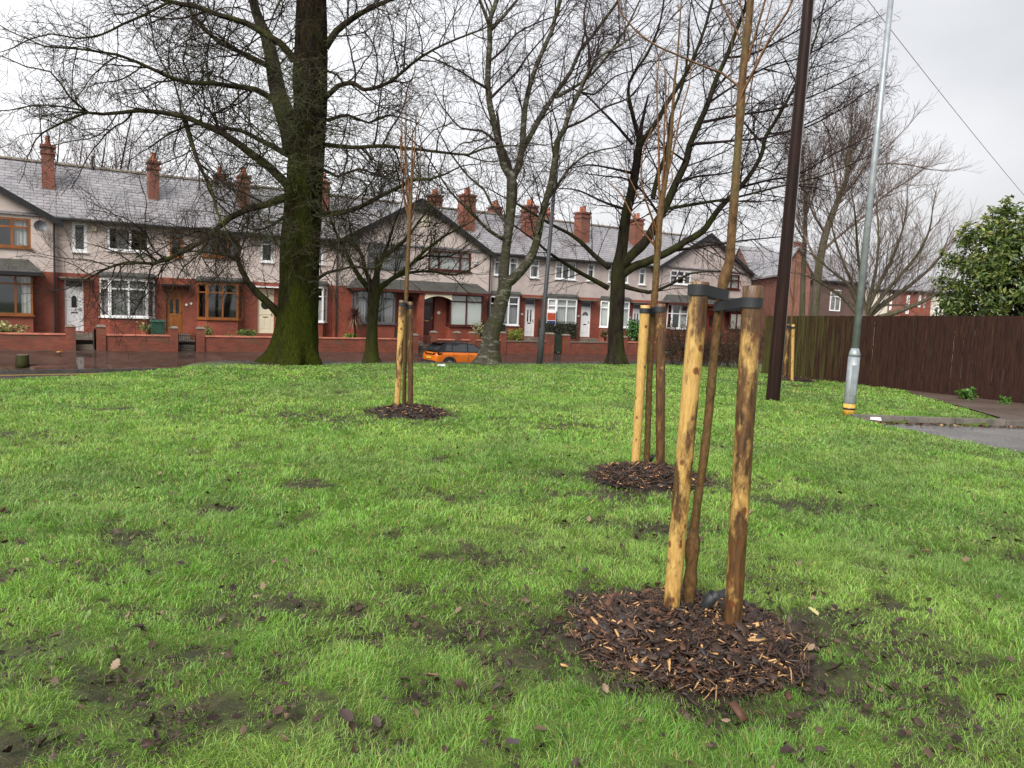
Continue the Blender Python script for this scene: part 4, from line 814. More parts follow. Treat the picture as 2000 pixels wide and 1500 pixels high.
    o2 = dict(o, rmin=.0024)
    stem = [(1263, 910), (1266, 820), (1268, 750), (1274, 640), (1280, 560), (1285, 477), (1290, 412), (1298, 360), (1304, 320), (1309, 282), (1313, 230), (1317, 165), (1323, 113), (1328, 40), (1332, -20)]
    sapling('young tree with orange stem tied between the second pair of stakes', stem, [13, 12, 12, 12, 13, 13, 12, 10, 9, 8, 6, 5, 4, 3, 2], Y,
        [([(1284, 485), (1262, 460), (1240, 430), (1213, 380), (1186, 355)], .2, 5, 2), ([(1282, 450), (1268, 410), (1258, 380), (1252, 340), (1258, 290), (1274, 250)], -.2, 6, 2), ([(1290, 400), (1287, 360), (1287, 310), (1285, 240), (1283, 160), (1290, 100)], .1, 6, 2), ([(1294, 370), (1297, 310), (1297, 260), (1300, 200), (1298, 130)], -.1, 5, 2),
         ([(1300, 350), (1309, 320), (1320, 270), (1330, 220), (1346, 165), (1350, 120)], .1, 5, 2), ([(1294, 380), (1306, 365), (1313, 350), (1312, 330)], .05, 4, 2), ([(1298, 340), (1304, 280), (1302, 220), (1308, 150)], -.15, 4, 2), ([(1250, 390), (1225, 340), (1195, 290)], .3, 3, 1.5), ([(1280, 500), (1276, 460), (1274, 430)], 0, 4, 2)], dict(o2, dens=[0, 1.]), 311, knots=((1.0, .2), (1.75, .2), (2.3, .2), (.55, .2)))
    sx = at(1275, 603, Y)
    tie((tL.x, tL.y), .048, (sx.x, sx.y), .034, at(1260, 612, tL.y).z, -.004, .05, 'black rubber tie on the clean yellow stake of the second pair'); tie((tR.x, tR.y), .049, (sx.x, sx.y), .035, at(1290, 610, tR.y).z, -.01, .054, 'black rubber tie on the dark stake of the second pair')
    # third pair
    _, b, tL = st((775, 797), (786, 587), .06, .045, sm[0], 'pale stake on the left half of the lawn, left of its pair')
    _, b2, tR = st((802, 796), (801, 590), .06, .042, sm[3], 'brown stake on the left half of the lawn, right of its pair')
    Y = gnd(790, 793, .06).y
    o3 = dict(o, rmin=.0035, dens=[0, .8])
    stem = [(789, 797), (791, 700), (793, 600), (795, 540), (798, 480), (801, 420), (803, 380), (805, 300), (806, 250)]
    br = []
    R = random.Random(5)
    for i in range(9):
        y0 = 440 - i * 9; s = R.choice((-1, 1)); w = R.uniform(6, 24)
        br.append(([(800, y0), (800 + s * w * .45, y0 - 35), (802 + s * w * .8, y0 - 80), (804 + s * w, y0 - 150 - R.uniform(0, 40))], R.uniform(-.3, .3), 3.5, 1.4))
    sapling('slim young tree with a brush of upright shoots, far from the other stakes', stem, [8, 7.5, 8, 8, 8, 7, 5, 3, 2], Y, br, o3, 321)
    sx = at(793, 590, Y)
    tie((tL.x, tL.y), .048, (sx.x, sx.y), .032, at(786, 598, tL.y).z, -.004, .055, 'black rubber tie on the pale stake on the left half of the lawn'); tie((tR.x, tR.y), .045, (sx.x, sx.y), .033, at(801, 603, tR.y).z, 0, .055, 'black rubber tie on the brown stake on the left half of the lawn')
    # fourth pair by the fence
    _, b, tL = st((1533, 738), (1540, 633), .05, .05, sm[1], 'brownish stake in front of the fence, left of the pair beside the wooden pole')
    _, b2, tR = st((1547, 741), (1549, 634), .05, .045, sm[2], 'pale stake in front of the fence, right of the pair beside the wooden pole')
    Y = gnd(1541, 740, .05).y
    sapling('thin young tree between the stakes by the fence', [(1541, 742), (1543, 690), (1546, 630), (1550, 580), (1553, 530), (1556, 490)], [4, 4, 4, 3.5, 2.5, 1.5], Y, [([(1547, 610), (1556, 570), (1560, 520)], .2, 2, 1.2), ([(1549, 590), (1541, 550), (1538, 500)], -.2, 2, 1.2)], o3, 331)
    sx = at(1546, 637, Y); tie((tL.x, tL.y), .055, (sx.x, sx.y), .035, at(1540, 640, tL.y).z, 0, .06, 'small black tie on the brownish stake by the fence'); tie((tR.x, tR.y), .05, (sx.x, sx.y), .036, at(1549, 642, tR.y).z, 0, .06, 'small black tie on the pale stake by the fence')
# ------------------------------------------------------------------ houses of the terrace
EAVE, BAND, RIDGE, FLOORZ = 5.14, 2.62, 8.02, -.06
class House:
    def __init__(self, name, label, s0, s1, front=0.0):
        self.s0, self.s1, self.y = s0, s1, front; p = W(s0, 0, 0)
        self.t = thing(name, label, 'house', p, SA, 'houses of the terrace')
        self.lo = []; self.up = []
    def fn(self, x, y, z): return (x - self.s0, y, z + RISE * x)
    def mk(self, mb, name, m, parent=None, smooth=False): return mb.build(name, m, parent or self.t, smooth, self.fn)
def holes_wall(mb, x0, x1, z0, z1, holes, y, depth=.13):
    hs = [h for h in holes if h[3] > z0 and h[2] < z1]
    xs = sorted({x0, x1, *[min(max(h[i], x0), x1) for h in hs for i in (0, 1)]}); zs = sorted({z0, z1, *[min(max(h[i], z0), z1) for h in hs for i in (2, 3)]})
    for a, b in zip(xs, xs[1:]):
        for c, d in zip(zs, zs[1:]):
            if b - a < 1e-6 or d - c < 1e-6: continue
            mx, mz = (a + b) / 2, (c + d) / 2
            if any(h[0] < mx < h[1] and h[2] < mz < h[3] for h in hs): continue
            mb.poly([(a, y, c), (b, y, c), (b, y, d), (a, y, d)])
    for a, b, c, d in hs:
        for p in (((a, c), (b, c)), ((b, c), (b, d)), ((b, d), (a, d)), ((a, d), (a, c))):
            (u, v), (u2, v2) = p; mb.poly([(u, y, v), (u2, y, v2), (u2, y + depth, v2), (u, y + depth, v)])
def frame(H, a, b, z0, z1, ups, trans, m, bar=.065, proud=.02, parent=None, cur=None, name='window', sill=True, sub=(), back=.10, sillm=None):
    """a,b plan points (x,y), outside on the right of a->b; ups: fractions of uprights; trans: list of transom heights; sub: (upright lo, hi, z) local transoms"""
    L = math.hypot(b[0] - a[0], b[1] - a[1]); f = MB(); e = .003
    f.obox(a, b, 0, bar, -.06, proud, z0, z1); f.obox(a, b, L - bar, L, -.06, proud, z0, z1)
    f.obox(a, b, bar + e, L - bar - e, -.06, proud, z0, z0 + bar); f.obox(a, b, bar + e, L - bar - e, -.06, proud, z1 - bar, z1)
    cuts = [bar] + [u * L for u in ups] + [L - bar]
    for u in ups: f.obox(a, b, u * L - bar * .5, u * L + bar * .5, -.055, proud - .004, z0 + bar + e, z1 - bar - e)
    if cur and cur[0] == 'blind': back = .05
    for zt in trans:
        for i in range(len(cuts) - 1):
            if sub and i not in sub: continue
            f.obox(a, b, cuts[i] + (bar * .5 + e if i else e), cuts[i + 1] - (bar * .5 + e if i < len(cuts) - 2 else e), -.05, proud - .008, zt - bar * .45, zt + bar * .45)
    o = H.mk(f, name, m, parent)
    if sill: s = MB().obox(a, b, -.06, L + .06, -.02, proud + .09, z0 - .06, z0 - .004); H.mk(s, 'sill', sillm or m, o)
    g = MB(); g.obox(a, b, bar * .6, L - bar * .6, -.035, -.028, z0 + bar * .6, z1 - bar * .6); H.mk(g, 'pane', M['glass'], o)
    if cur:
        for (u0, u1, v0, v1) in cur[1]:
            c = MB(); n = max(2, int((u1 - u0) * L / .07)); 
            for i in range(n):
                q0 = (u0 + (u1 - u0) * i / n) * L; q1 = (u0 + (u1 - u0) * (i + 1) / n) * L; w0 = -back - .03 * (i % 2); w1 = -back - .03 * ((i + 1) % 2)
                if cur[0] == 'blind': w0 = w1 = -back
                dx, dy = (b[0] - a[0]) / L, (b[1] - a[1]) / L; nx, ny = dy, -dx
                P = lambda u, d, z: (a[0] + dx * u + nx * d, a[1] + dy * u + ny * d, z)
                za, zb = z0 + (z1 - z0) * v0, z0 + (z1 - z0) * v1
                c.poly([P(q0, w0, za), P(q1, w1, za), P(q1, w1, zb), P(q0, w0, zb)])
            H.mk(c, 'curtain' if cur[0] != 'blind' else 'blind', M[cur[0]], o)
    return o
FULL = [(.03, .97, .03, .97)]; SIDES = [(.03, .28, .03, .97), (.74, .97, .03, .97)]; NET = [(.03, .97, .03, .62)]
def chimney(H, x, y, w, d, ztop, pots=2, m='chimney', parent=None):
    zb = EAVE + .77 * y - .5 if y < 3.7 else 6.4; c = MB()
    c.box(x - w / 2, x + w / 2, y - d / 2, y + d / 2, zb, ztop - .42)
    c.box(x - w / 2 - .05, x + w / 2 + .05, y - d / 2 - .05, y + d / 2 + .05, ztop - .417, ztop - .27)
    c.box(x - w / 2 - .0, x + w / 2 + .0, y - d / 2, y + d / 2, ztop - .267, ztop - .12)
    c.box(x - w / 2 - .07, x + w / 2 + .07, y - d / 2 - .07, y + d / 2 + .07, ztop - .117, ztop)
    o = H.mk(c, 'chimney', M[m], parent)
    for i in range(pots):
        yy = y + (i - (pots - 1) / 2) * .36; p = MB().tube([(x, yy, ztop), (x, yy, ztop + .08), (x, yy, ztop + .1), (x, yy, ztop + .38), (x, yy, ztop + .42)], [.15, .14, .115, .10, .12], 10); H.mk(p, 'chimney_pot', M['pot'], o)
    l = MB().box(x - w / 2 - .06, x + w / 2 + .06, y - d / 2 - .07, y - d / 2 - .006, EAVE + .77 * (y - d / 2) - .02, EAVE + .77 * (y - d / 2) + .16) if y < 3.7 else None
    if l: H.mk(l, 'flashing', M['lead'], o)
    return o
def door(H, x0, x1, y, kind, fan=True, ztop=1.95):
    z0 = FLOORZ; m = {'w': 'white', 'b': 'brownframe', 'c': 'cream', 'r': 'redframe', 'rd': 'reddoor', 'w2': 'white', 'w3': 'white'}[kind]; e = .003
    zt = ztop + (.38 if fan else 0); f = MB(); b_ = .05
    f.box(x0, x0 + b_, y, y + .09, z0, zt); f.box(x1 - b_, x1, y, y + .09, z0, zt); f.box(x0 + b_ + e, x1 - b_ - e, y, y + .09, zt - b_, zt)
    if fan: f.box(x0 + b_ + e, x1 - b_ - e, y + .004, y + .086, ztop, ztop + .05)
    fr = H.mk(f, 'door_frame', M[m if kind not in ('rd',) else 'cream'])
    if fan: H.mk(MB().box(x0 + b_, x1 - b_, y + .05, y + .058, ztop + .05, zt - b_), 'fanlight', M['fanglass'], fr)
    d = MB(); a, c = x0 + b_ + .006, x1 - b_ - .006; d.box(a, c, y + .035, y + .08, z0 + .01, ztop - .006); w = c - a; mid = (a + c) / 2
    pan = []
    if kind in ('w', 'c'): pan = [(a + .12 * w, mid - .05 * w, z0 + .25, z0 + .85), (mid + .05 * w, c - .12 * w, z0 + .25, z0 + .85), (a + .12 * w, c - .12 * w, z0 + 1.0, z0 + 1.05)]
    elif kind in ('w2', 'w3'): pan = [(a + .14 * w, mid - .06 * w, z0 + .3, z0 + .78), (mid + .06 * w, c - .14 * w, z0 + .3, z0 + .78)]
    elif kind == 'b': pan = [(a + .14 * w, mid - .05 * w, z0 + .2, z0 + .8), (mid + .05 * w, c - .14 * w, z0 + .2, z0 + .8)]
    else: pan = [(a + .15 * w, c - .15 * w, z0 + .2, z0 + .8)]
    for p in pan: d.box(p[0], p[1], y + .022, y + .034, p[2], p[3])
    dr = H.mk(d, 'door', M[m])
    gl = MB()
    if kind == 'w':
        gl.poly([(mid - .17 * w, y + .03, z0 + 1.1), (mid + .17 * w, y + .03, z0 + 1.1), (mid + .17 * w, y + .03, z0 + 1.55), (mid + .1 * w, y + .03, z0 + 1.62), (mid, y + .03, z0 + 1.66), (mid - .1 * w, y + .03, z0 + 1.62), (mid - .17 * w, y + .03, z0 + 1.55)])
    elif kind == 'c': gl.poly([(mid + .24 * math.cos(q * .35), y + .03, z0 + 1.5 + .24 * math.sin(q * .35)) for q in range(18)])
    elif kind == 'w2':
        for u in (-.17, .17): gl.box(mid + (u - .07) * w, mid + (u + .07) * w, y + .024, y + .033, z0 + .95, z0 + 1.72)
    elif kind == 'w3':
        for q in range(5):
            a0, a1 = math.pi * (q + .08) / 5, math.pi * (q + .92) / 5; gl.poly([(mid + r * w * math.cos(t), y + .03, z0 + 1.45 + r * w * math.sin(t)) for r, t in ((.08, a0), (.36, a0), (.36, a1), (.08, a1))])
    elif kind == 'b':
        for u in (-.2, .2): gl.box(mid + (u - .11) * w, mid + (u + .11) * w, y + .024, y + .033, z0 + .95, z0 + 1.65)
    else: gl.box(mid - .22 * w, mid + .22 * w, y + .024, y + .033, z0 + .95, z0 + 1.75)
    H.mk(gl, 'door_glass', M['fanglass'], dr)
    H.mk(MB().box(mid - .13, mid + .13, y + .01, y + .033, z0 + .84, z0 + .89), 'letter_box', M['brass'] if kind in ('b', 'r') else M['black'] if kind != 'c' else M['brass'], dr)
    H.mk(MB().box(c - .09, c - .06, y - .02, y + .033, z0 + .95, z0 + 1.1), 'handle', M['brass'] if kind in ('b', 'r') else M['lead'], dr)
def canted_bay(H, x0, x1, m, cur, ins=.36, out=.48, z0=.66, z1=2.44, sillm=None, trans=1.98):
    P = [(x0, H.y), (x0 + ins, H.y - out), (x1 - ins, H.y - out), (x1, H.y)]
    b = MB().prism([(x0, H.y + .02), P[1], P[2], (x1, H.y + .02)], -.9, z0 - .065)
    bay = H.mk(b, 'bay', M['brick'])
    H.mk(MB().prism([(x0 - .07, H.y - .01), (P[1][0] - .04, P[1][1] - .08), (P[2][0] + .04, P[2][1] - .08), (x1 + .07, H.y - .01)], z0 - .062, z0), 'sill', M[sillm or m], bay)
    for i, ups in ((0, []), (1, [.5]), (2, [])):
        frame(H, P[i], P[i + 1], z0 + .002, z1, ups, [trans], M[m], .075, .02, bay, (cur[0], FULL if cur[1] == 'full' else NET) if cur else None, 'window', False, back=.12)
    H.mk(MB().prism([(x0 + .01, H.y - .01), (P[1][0], P[1][1] - .01), (P[2][0], P[2][1] - .01), (x1 - .01, H.y - .01)], z1 + .003, z1 + .08), 'bay_head', M[m], bay)
    r = MB(); q = .12; lo = [(x0 - q, H.y - .012), (P[1][0] - q, P[1][1] - q), (P[2][0] + q, P[2][1] - q), (x1 + q, H.y - .012)]; hi = [(x0 + .02, H.y - .012), (x0 + .3, H.y - .06), (x1 - .3, H.y - .06), (x1 - .02, H.y - .012)]
    zl, zh = z1 + .085, z1 + .33; n = [[(p[0], p[1], zl) for p in lo], [(p[0], p[1], zl + .09) for p in lo], [(p[0], p[1], zh) for p in hi]]
    for a, c in ((n[0], n[1]), (n[1], n[2])):
        for i in range(3): r.poly([a[i], a[i + 1], c[i + 1], c[i]])
    r.poly(n[2]); r.poly(n[0][::-1]); H.mk(r, 'bay_roof', M['felt'], bay)
    return bay
def square_bay(H, x0, x1, out, m, ups, cur, z0=.66, z1=2.42, trans=2.0, sub=()):
    y = H.y; b = MB().box(x0, x1, y - out, y + .02, -.9, z0 - .065); bay = H.mk(b, 'bay', M['brick'])
    frame(H, (x0, y - out), (x1, y - out), z0, z1, ups, [trans], M[m], .085, .02, bay, cur, 'window', True, sub=sub, back=.12)
    frame(H, (x0, y), (x0, y - out - .0), z0, z1, [], [trans], M[m], .085, -.005, bay, None, 'window', False); frame(H, (x1, y - out), (x1, y), z0, z1, [], [trans], M[m], .085, -.005, bay, None, 'window', False)
    return bay
def canopy_roof(H, x0, x1, out, z0=2.52, z1=3.12, hipl=True, hipr=True, side=None):
    y = H.y; m = MB(); a0 = x0 - .0; e = .55
    lo = [(x0, y - out, z0), (x1, y - out, z0)]; hi = [(x0 + (e if hipl else 0), y - .012, z1), (x1 - (e if hipr else 0), y - .012, z1)]
    m.poly([lo[0], lo[1], hi[1], hi[0]])
    if hipl: m.poly([(x0, y - .012, z0), lo[0], hi[0]])
    if hipr: m.poly([lo[1], (x1, y - .012, z0), hi[1]])
    m.poly([(x0, y - .012, z0 - .002), (x1, y - .012, z0 - .002), (x1, y - out, z0 - .002), (x0, y - out, z0 - .002)])
    o = H.mk(m, 'canopy_roof', M['canopy'])
    f = MB().box(x0, x1, y - out - .05, y - out - .004, z0 - .13, z0 + .02); H.mk(f, 'fascia', M['redframe'] if side != 'brown' else M['black'], o); return o
def shell(H, holes, gable=None, rend='render', chim=(), rear=(), left_end=False, right_end=False, porch=None):
    s0, s1, y = H.s0, H.s1, H.y; e = .0
    lo = MB(); holes_wall(lo, s0, s1, -1.0, BAND, holes, y)
    up = MB(); zt = EAVE - .04; holes_wall(up, s0, s1, BAND, zt, holes, y)
    if gable: ax = s1 if gable == 'L' else s0; ex = s0 if gable == 'L' else s1; up.poly([(s0, y, zt), (s1, y, zt), (ax, y, 7.72)])
    if y < -.01:
        for x in (s0, s1): lo.poly([(x, y, -1), (x, .3, -1), (x, .3, BAND), (x, y, BAND)]); up.poly([(x, y, BAND), (x, .3, BAND), (x, .3, zt), (x, y, zt)])
    # rear and party walls
    lo.poly([(s0, 7.2, -1), (s1, 7.2, -1), (s1, 7.2, EAVE), (s0, 7.2, EAVE)])
    for x, en in ((s0 + .001, left_end), (s1 - .001, right_end)):
        lo.poly([(x, 0, -1), (x, 7.2, -1), (x, 7.2, EAVE), (x, 3.6, RIDGE - .1), (x, 0, EAVE - .1)])
    H.mk(lo, 'wall', M['brick']); H.mk(up, 'upper_wall', M[rend])
    b = MB().box(s0, s1, y - .03, y - .004, BAND - .05, BAND + .035)
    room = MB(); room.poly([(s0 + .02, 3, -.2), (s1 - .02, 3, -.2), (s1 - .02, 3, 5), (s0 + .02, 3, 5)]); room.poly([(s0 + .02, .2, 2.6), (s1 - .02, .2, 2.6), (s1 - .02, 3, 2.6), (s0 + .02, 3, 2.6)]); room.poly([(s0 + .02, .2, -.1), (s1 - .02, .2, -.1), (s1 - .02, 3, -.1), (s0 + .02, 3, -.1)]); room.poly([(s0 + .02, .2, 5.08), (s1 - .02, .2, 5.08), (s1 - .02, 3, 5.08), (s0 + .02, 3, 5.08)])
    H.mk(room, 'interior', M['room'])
    r = MB(); yo = -.32; z0 = EAVE - .02; th = .06
    r.hexa([(s0, yo, z0 - th), (s1, yo, z0 - th), (s1, 3.6, RIDGE - th), (s0, 3.6, RIDGE - th), (s0, yo, z0), (s1, yo, z0), (s1, 3.6, RIDGE), (s0, 3.6, RIDGE)])
    r.hexa([(s0, 3.603, RIDGE - th), (s1, 3.603, RIDGE - th), (s1, 7.5, z0 - th), (s0, 7.5, z0 - th), (s0, 3.603, RIDGE), (s1, 3.603, RIDGE), (s1, 7.5, z0), (s0, 7.5, z0)])
    roof = H.mk(r, 'roof', M['slate'])
    rt = MB(); n = int((s1 - s0) / .45)
    for i in range(n):
        a = s0 + (s1 - s0) * i / n; c = s0 + (s1 - s0) * (i + .97) / n; pr = []
        for x in (a, c): pr.append([(x, 3.6 + .14 * math.cos(q * math.pi / 6), RIDGE - .04 + .13 * math.sin(q * math.pi / 6)) for q in range(7)])
        for q in range(6): rt.poly([pr[0][q], pr[1][q], pr[1][q + 1], pr[0][q + 1]])
    H.mk(rt, 'ridge_tiles', M['stone'], roof)
    if not gable:
        g = MB().box(s0, s1, yo - .10, yo - .003, z0 - .15, z0 - .05); H.mk(g, 'gutter', M['black'])
        f = MB().box(s0, s1, yo + .0, -.004, z0 - .13, z0 - .075); H.mk(f, 'eaves_board', M['black'])
    else:
        k = (7.80 - 4.98) / abs(ax - ex); xo = ex + (-.25 if gable == 'L' else .25); yf = y - .30; za = 7.82; zo = za - k * abs(xo - ax)
        yb = -.32 + (za - z0) / ((RIDGE - z0) / 3.92); g = MB(); t = .06
        A, Bk, Fo, Ed = (ax, yf, za), (ax, yb, za), (xo, -.15, zo), (xo, yf, zo)
        g.poly([A, Bk, Fo, Ed]); g.poly([(p[0], p[1], p[2] - t) for p in (A, Ed, Fo, Bk)]); g.poly([A, Ed, (Ed[0], Ed[1], Ed[2] - t), (A[0], A[1], A[2] - t)])
        H.mk(g, 'gable_roof', M['slate'], roof)
        bb = MB(); w = .26
        bb.hexa([(ax, yf - .035, za - w * 1.1), (xo, yf - .035, zo - w), (xo, yf - .003, zo - w), (ax, yf - .003, za - w * 1.1), (ax, yf - .035, za + .03), (xo, yf - .035, zo + .03), (xo, yf - .003, zo + .03), (ax, yf - .003, za + .03)])
        H.mk(bb, 'bargeboard', M['black'], roof)
        sf = MB(); sf.poly([(ax, yf, za - .1), (xo, yf, zo - .1), (xo, y, zo - .1), (ax, y, za - .1)]); H.mk(sf, 'soffit', M['black'], roof)
        s_ = 1 if gable == 'R' else -1
        pk = MB().poly([(ax, yf - .006, za - .1), (ax + s_ * .95, yf - .006, za - .1 - k * .95), (ax, yf - .006, za - .1 - k * .95)]); H.mk(pk, 'gable_peak', M['canopy'], roof)
    for (x, yy, w, d, zt_, pots) in chim: chimney(H, x, yy, w, d, zt_, pots, parent=roof)
    return roof
def drainpipe(H, x, y, zt, zb=-.6, kink=True):
    p = [(x + .35, y - .36, zt + .02), (x + .30, y - .30, zt - .1), (x, y - .07, zt - .3), (x, y - .07, zb)] if kink else [(x, y - .07, zt), (x, y - .07, zb)]
    H.mk(MB().tube(p, .04, 8), 'drainpipe', M['blackpipe'])
def terrace():
    M['reddoor'] = plain('red_door', (.27, .035, .03), .4, var=.1); M['brass'] = plain('brass', (.55, .38, .12), .3, .8, var=.1)
    M['fanglass'] = plain('dark_glazing', (.025, .026, .028), .08, var=.4, sc=3)
    M['plastic'] = plain('white_plastic', (.6, .6, .58), .5, var=.05)
    # ---- A : left gable, brown frames
    H = House('terraced_house', 'gabled house with brown window frames, satellite dish and slate canopy over its bay', -5.6, -.62, -.22)
    hA = [(-3.15, -1.6, 3.62, 4.92), (-4.3, -1.9, .66, 2.42)]
    shell(H, hA, 'R', chim=[(-.9, 1.9, .52, .7, 8.55, 2)])
    frame(H, (-3.15, H.y + .03), (-1.6, H.y + .03), 3.62, 4.92, [.55], [4.52], M['brownframe'], .10, .03, None, ('curtain', [(.6, .92, .05, .95), (.03, .22, .05, .9)]))
    square_bay(H, -4.6, -1.55, .55, 'brownframe', [.27, .53, .79], ('curtain', [(.86, .97, .03, .97)]), trans=2.02)
    canopy_roof(H, -5.6, -1.15, 1.0, hipl=False, side='brown')
    d = MB(); c = (-1.22, H.y - .28, 4.62)
    for q in range(16):
        a0, a1 = q * math.pi / 8, (q + 1) * math.pi / 8; P = lambda r, a, dd: (c[0] + r * math.cos(a), c[1] - dd + .3 * r * math.sin(a) * .3, c[2] + r * .92 * math.sin(a))
        d.poly([P(.27, a0, .10), P(.27, a1, .10), P(.13, a1, .03), P(.13, a0, .03)]); d.poly([P(.13, a0, .03), P(.13, a1, .03), P(0, 0, 0)])
    ds = H.mk(d, 'satellite_dish', M['greydish']); H.mk(MB().tube([(c[0], c[1], c[2]), (c[0], H.y, c[2] - .05)], .02, 6).tube([(c[0], c[1], c[2] - .24), (c[0] + .03, c[1] - .4, c[2] - .2)], .012, 5), 'bracket', M['lead'], ds)
    drainpipe(H, -.72, H.y, EAVE - .1, kink=False)
    v = MB(); 
    # ---- B
    H = House('terraced_house', 'terraced house with white panelled door and small leaded upstairs window beside the dish', -.62, 3.72)
    shell(H, [(-.33, .42, FLOORZ, 2.33), (1.08, 3.43, .66, 2.44), (0, .58, 3.62, 4.95), (1.43, 3.16, 3.78, 4.88)], chim=[(3.58, 1.9, .5, .7, 8.4, 2)], left_end=True)
    door(H, -.33, .42, .06, 'w'); canted_bay(H, 1.1, 3.42, 'white', ('curtain_dim', 'full'))
    w = frame(H, (0, .03), (.58, .03), 3.62, 4.95, [], [], M['white'], .12, .03, None, None)
    ld = MB()
    for q in range(-4, 12): ld.obox((.12, .062), (.46, .062), 0, .006, 0, .004, 0, 0.0001) if False else None
    for q in range(7):
        zz = 3.78 + q * .17; ld.tube([(.12, .055, zz), (.46, .055, min(4.83, zz + .34))], .006, 4, False); ld.tube([(.46, .055, zz), (.12, .055, min(4.83, zz + .34))], .006, 4, False)
    H.mk(ld, 'leading', M['lead'], w)
    frame(H, (1.43, .03), (3.16, .03), 3.78, 4.88, [.55], [], M['white'], .09, .03, None, ('curtain_dim', [(.2, .55, .03, .97)]))
    H.mk(MB().box(-.55, .75, -.42, -.004, 2.36, 2.43).box(-.5, .7, -.36, -.006, 2.30, 2.357), 'door_canopy', M['stone'])
    H.mk(MB().box(.78, .96, -.1, -.004, 4.62, 4.84), 'alarm_box', M['cream']); H.mk(MB().tube([(1.0, 3.45, 7.9), (1.0, 3.45, 8.6)], .06, 8), 'vent_pipe', M['blackpipe'])
    # ---- C
    H = House('terraced_house', 'terraced house with brown wooden door, black door canopy and brown-framed canted bay', 3.72, 8.05)
    shell(H, [(3.93, 4.72, FLOORZ, 2.1), (5.36, 7.62, .66, 2.44), (4.1, 4.7, 3.62, 4.9), (5.6, 7.4, 3.78, 4.86)], chim=[(7.95, 1.9, .52, .7, 8.25, 2), (7.4, 5.3, .6, .7, 8.7, 1)])
    door(H, 3.93, 4.72, .06, 'b', False, 2.08); canted_bay(H, 5.38, 7.6, 'brownframe', None)
    frame(H, (4.1, .03), (4.7, .03), 3.62, 4.9, [], [4.5], M['brownframe'], .1, .03); frame(H, (5.6, .03), (7.4, .03), 3.78, 4.86, [.36, .68], [], M['brownframe'], .09, .03, None, ('curtain_dim', SIDES))
    H.mk(MB().box(3.7, 5.0, -.5, -.004, 2.22, 2.30).box(3.75, 3.8, -.3, -.004, 1.98, 2.217).box(4.9, 4.95, -.3, -.004, 1.98, 2.217), 'door_canopy', M['black'])
    for x in (4.86, 5.08): H.mk(MB().tube([(x, -.04, 1.32 + .3 * (x - 4.86)), (x, -.006, 1.32 + .3 * (x - 4.86))], .06, 12), 'number_disc', M['plastic'])
    # ---- D
    H = House('terraced_house', 'terraced house with cream door and round dark door window, half hidden by the mossy trunk', 8.05, 12.3)
    shell(H, [(8.32, 9.17, FLOORZ, 2.3), (9.8, 12.02, .66, 2.5), (8.45, 9.07, 3.68, 4.98), (10.0, 11.75, 3.72, 4.9)], chim=[(12.3, 1.9, .55, .7, 8.45, 2)])
    door(H, 8.32, 9.17, .06, 'c', False, 2.28); canted_bay(H, 9.78, 12.02, 'white', ('curtain', 'net'), z0=.62, z1=2.5)
    frame(H, (8.45, .03), (9.07, .03), 3.68, 4.98, [], [4.6], M['white'], .09, .03); frame(H, (10., .03), (11.75, .03), 3.72, 4.9, [.35, .68], [4.5], M['white'], .08, .03, None, ('curtain_dim', SIDES))
    H.mk(MB().box(8.1, 9.4, -.35, -.004, 2.34, 2.41), 'door_canopy', M['white'])
    # ---- E / F gable pair
    H = House('terraced_house', 'dark grey framed half of the wide gable, behind the small mossy street tree', 12.3, 17.3, -.22)
    shell(H, [(13.5, 15.7, .7, 2.4), (14.2, 16.7, 3.72, 4.96), (16.35, 17.1, FLOORZ, 2.2)], 'L', rend='render_dark')
    square_bay(H, 13.35, 15.75, .5, 'greyframe', [.34, .68], ('curtain_dim', SIDES), z0=.6); door(H, 16.35, 17.1, H.y + .1, 'r', True, 1.85)
    frame(H, (14.2, H.y + .03), (16.7, H.y + .03), 3.72, 4.96, [.3, .7], [4.55], M['greyframe'], .08, .03, None, ('curtain_dim', FULL)); canopy_roof(H, 13.0, 17.3, .85, hipr=False); drainpipe(H, 12.45, H.y, EAVE - .1, kink=False)
    H = House('terraced_house', 'dark red framed half of the wide gable, with white blind and arched porch', 17.3, 22.3, -.22)
    shell(H, [(19.35, 21.4, .7, 2.4), (17.97, 20.84, 3.80, 4.96), (17.62, 18.5, FLOORZ, 2.25)], 'R', chim=[(21.55, 1.9, .85, .8, 8.75, 2), (21.0, 5.4, .8, .8, 9.05, 2)])
    square_bay(H, 19.25, 21.5, .5, 'redframe', [.5], ('blind', FULL), z0=.55); door(H, 17.62, 18.5, H.y + .1, 'r', True, 1.85)
    frame(H, (17.97, H.y + .03), (20.84, H.y + .03), 3.80, 4.96, [.25, .75], [4.62], M['redframe'], .1, .03, None, ('curtain', FULL)); canopy_roof(H, 17.3, 21.85, .85, hipl=False)
    pl = MB().box(17.12, 17.42, H.y - .8, H.y - .45, -.9, 2.38); H.mk(pl, 'porch_pillar', M['brick'])
    ar = MB(); n = 10; x0, x1 = 17.45, 19.2
    for q in range(n):
        a, b = q / n, (q + 1) / n; za = 2.05 + .22 * math.sin(math.pi * a); zb = 2.05 + .22 * math.sin(math.pi * b); u, v = x0 + (x1 - x0) * a, x0 + (x1 - x0) * b
        ar.hexa([(u, H.y - .82, za), (v, H.y - .82, zb), (v, H.y - .77, zb), (u, H.y - .77, za), (u, H.y - .82, 2.385), (v, H.y - .82, 2.385), (v, H.y - .77, 2.385), (u, H.y - .77, 2.385)])
    H.mk(ar, 'porch_arch', M['cream']); H.mk(MB().box(21.0, 21.25, H.y - .09, H.y - .004, 4.3, 4.55), 'alarm_box', M['plastic'])
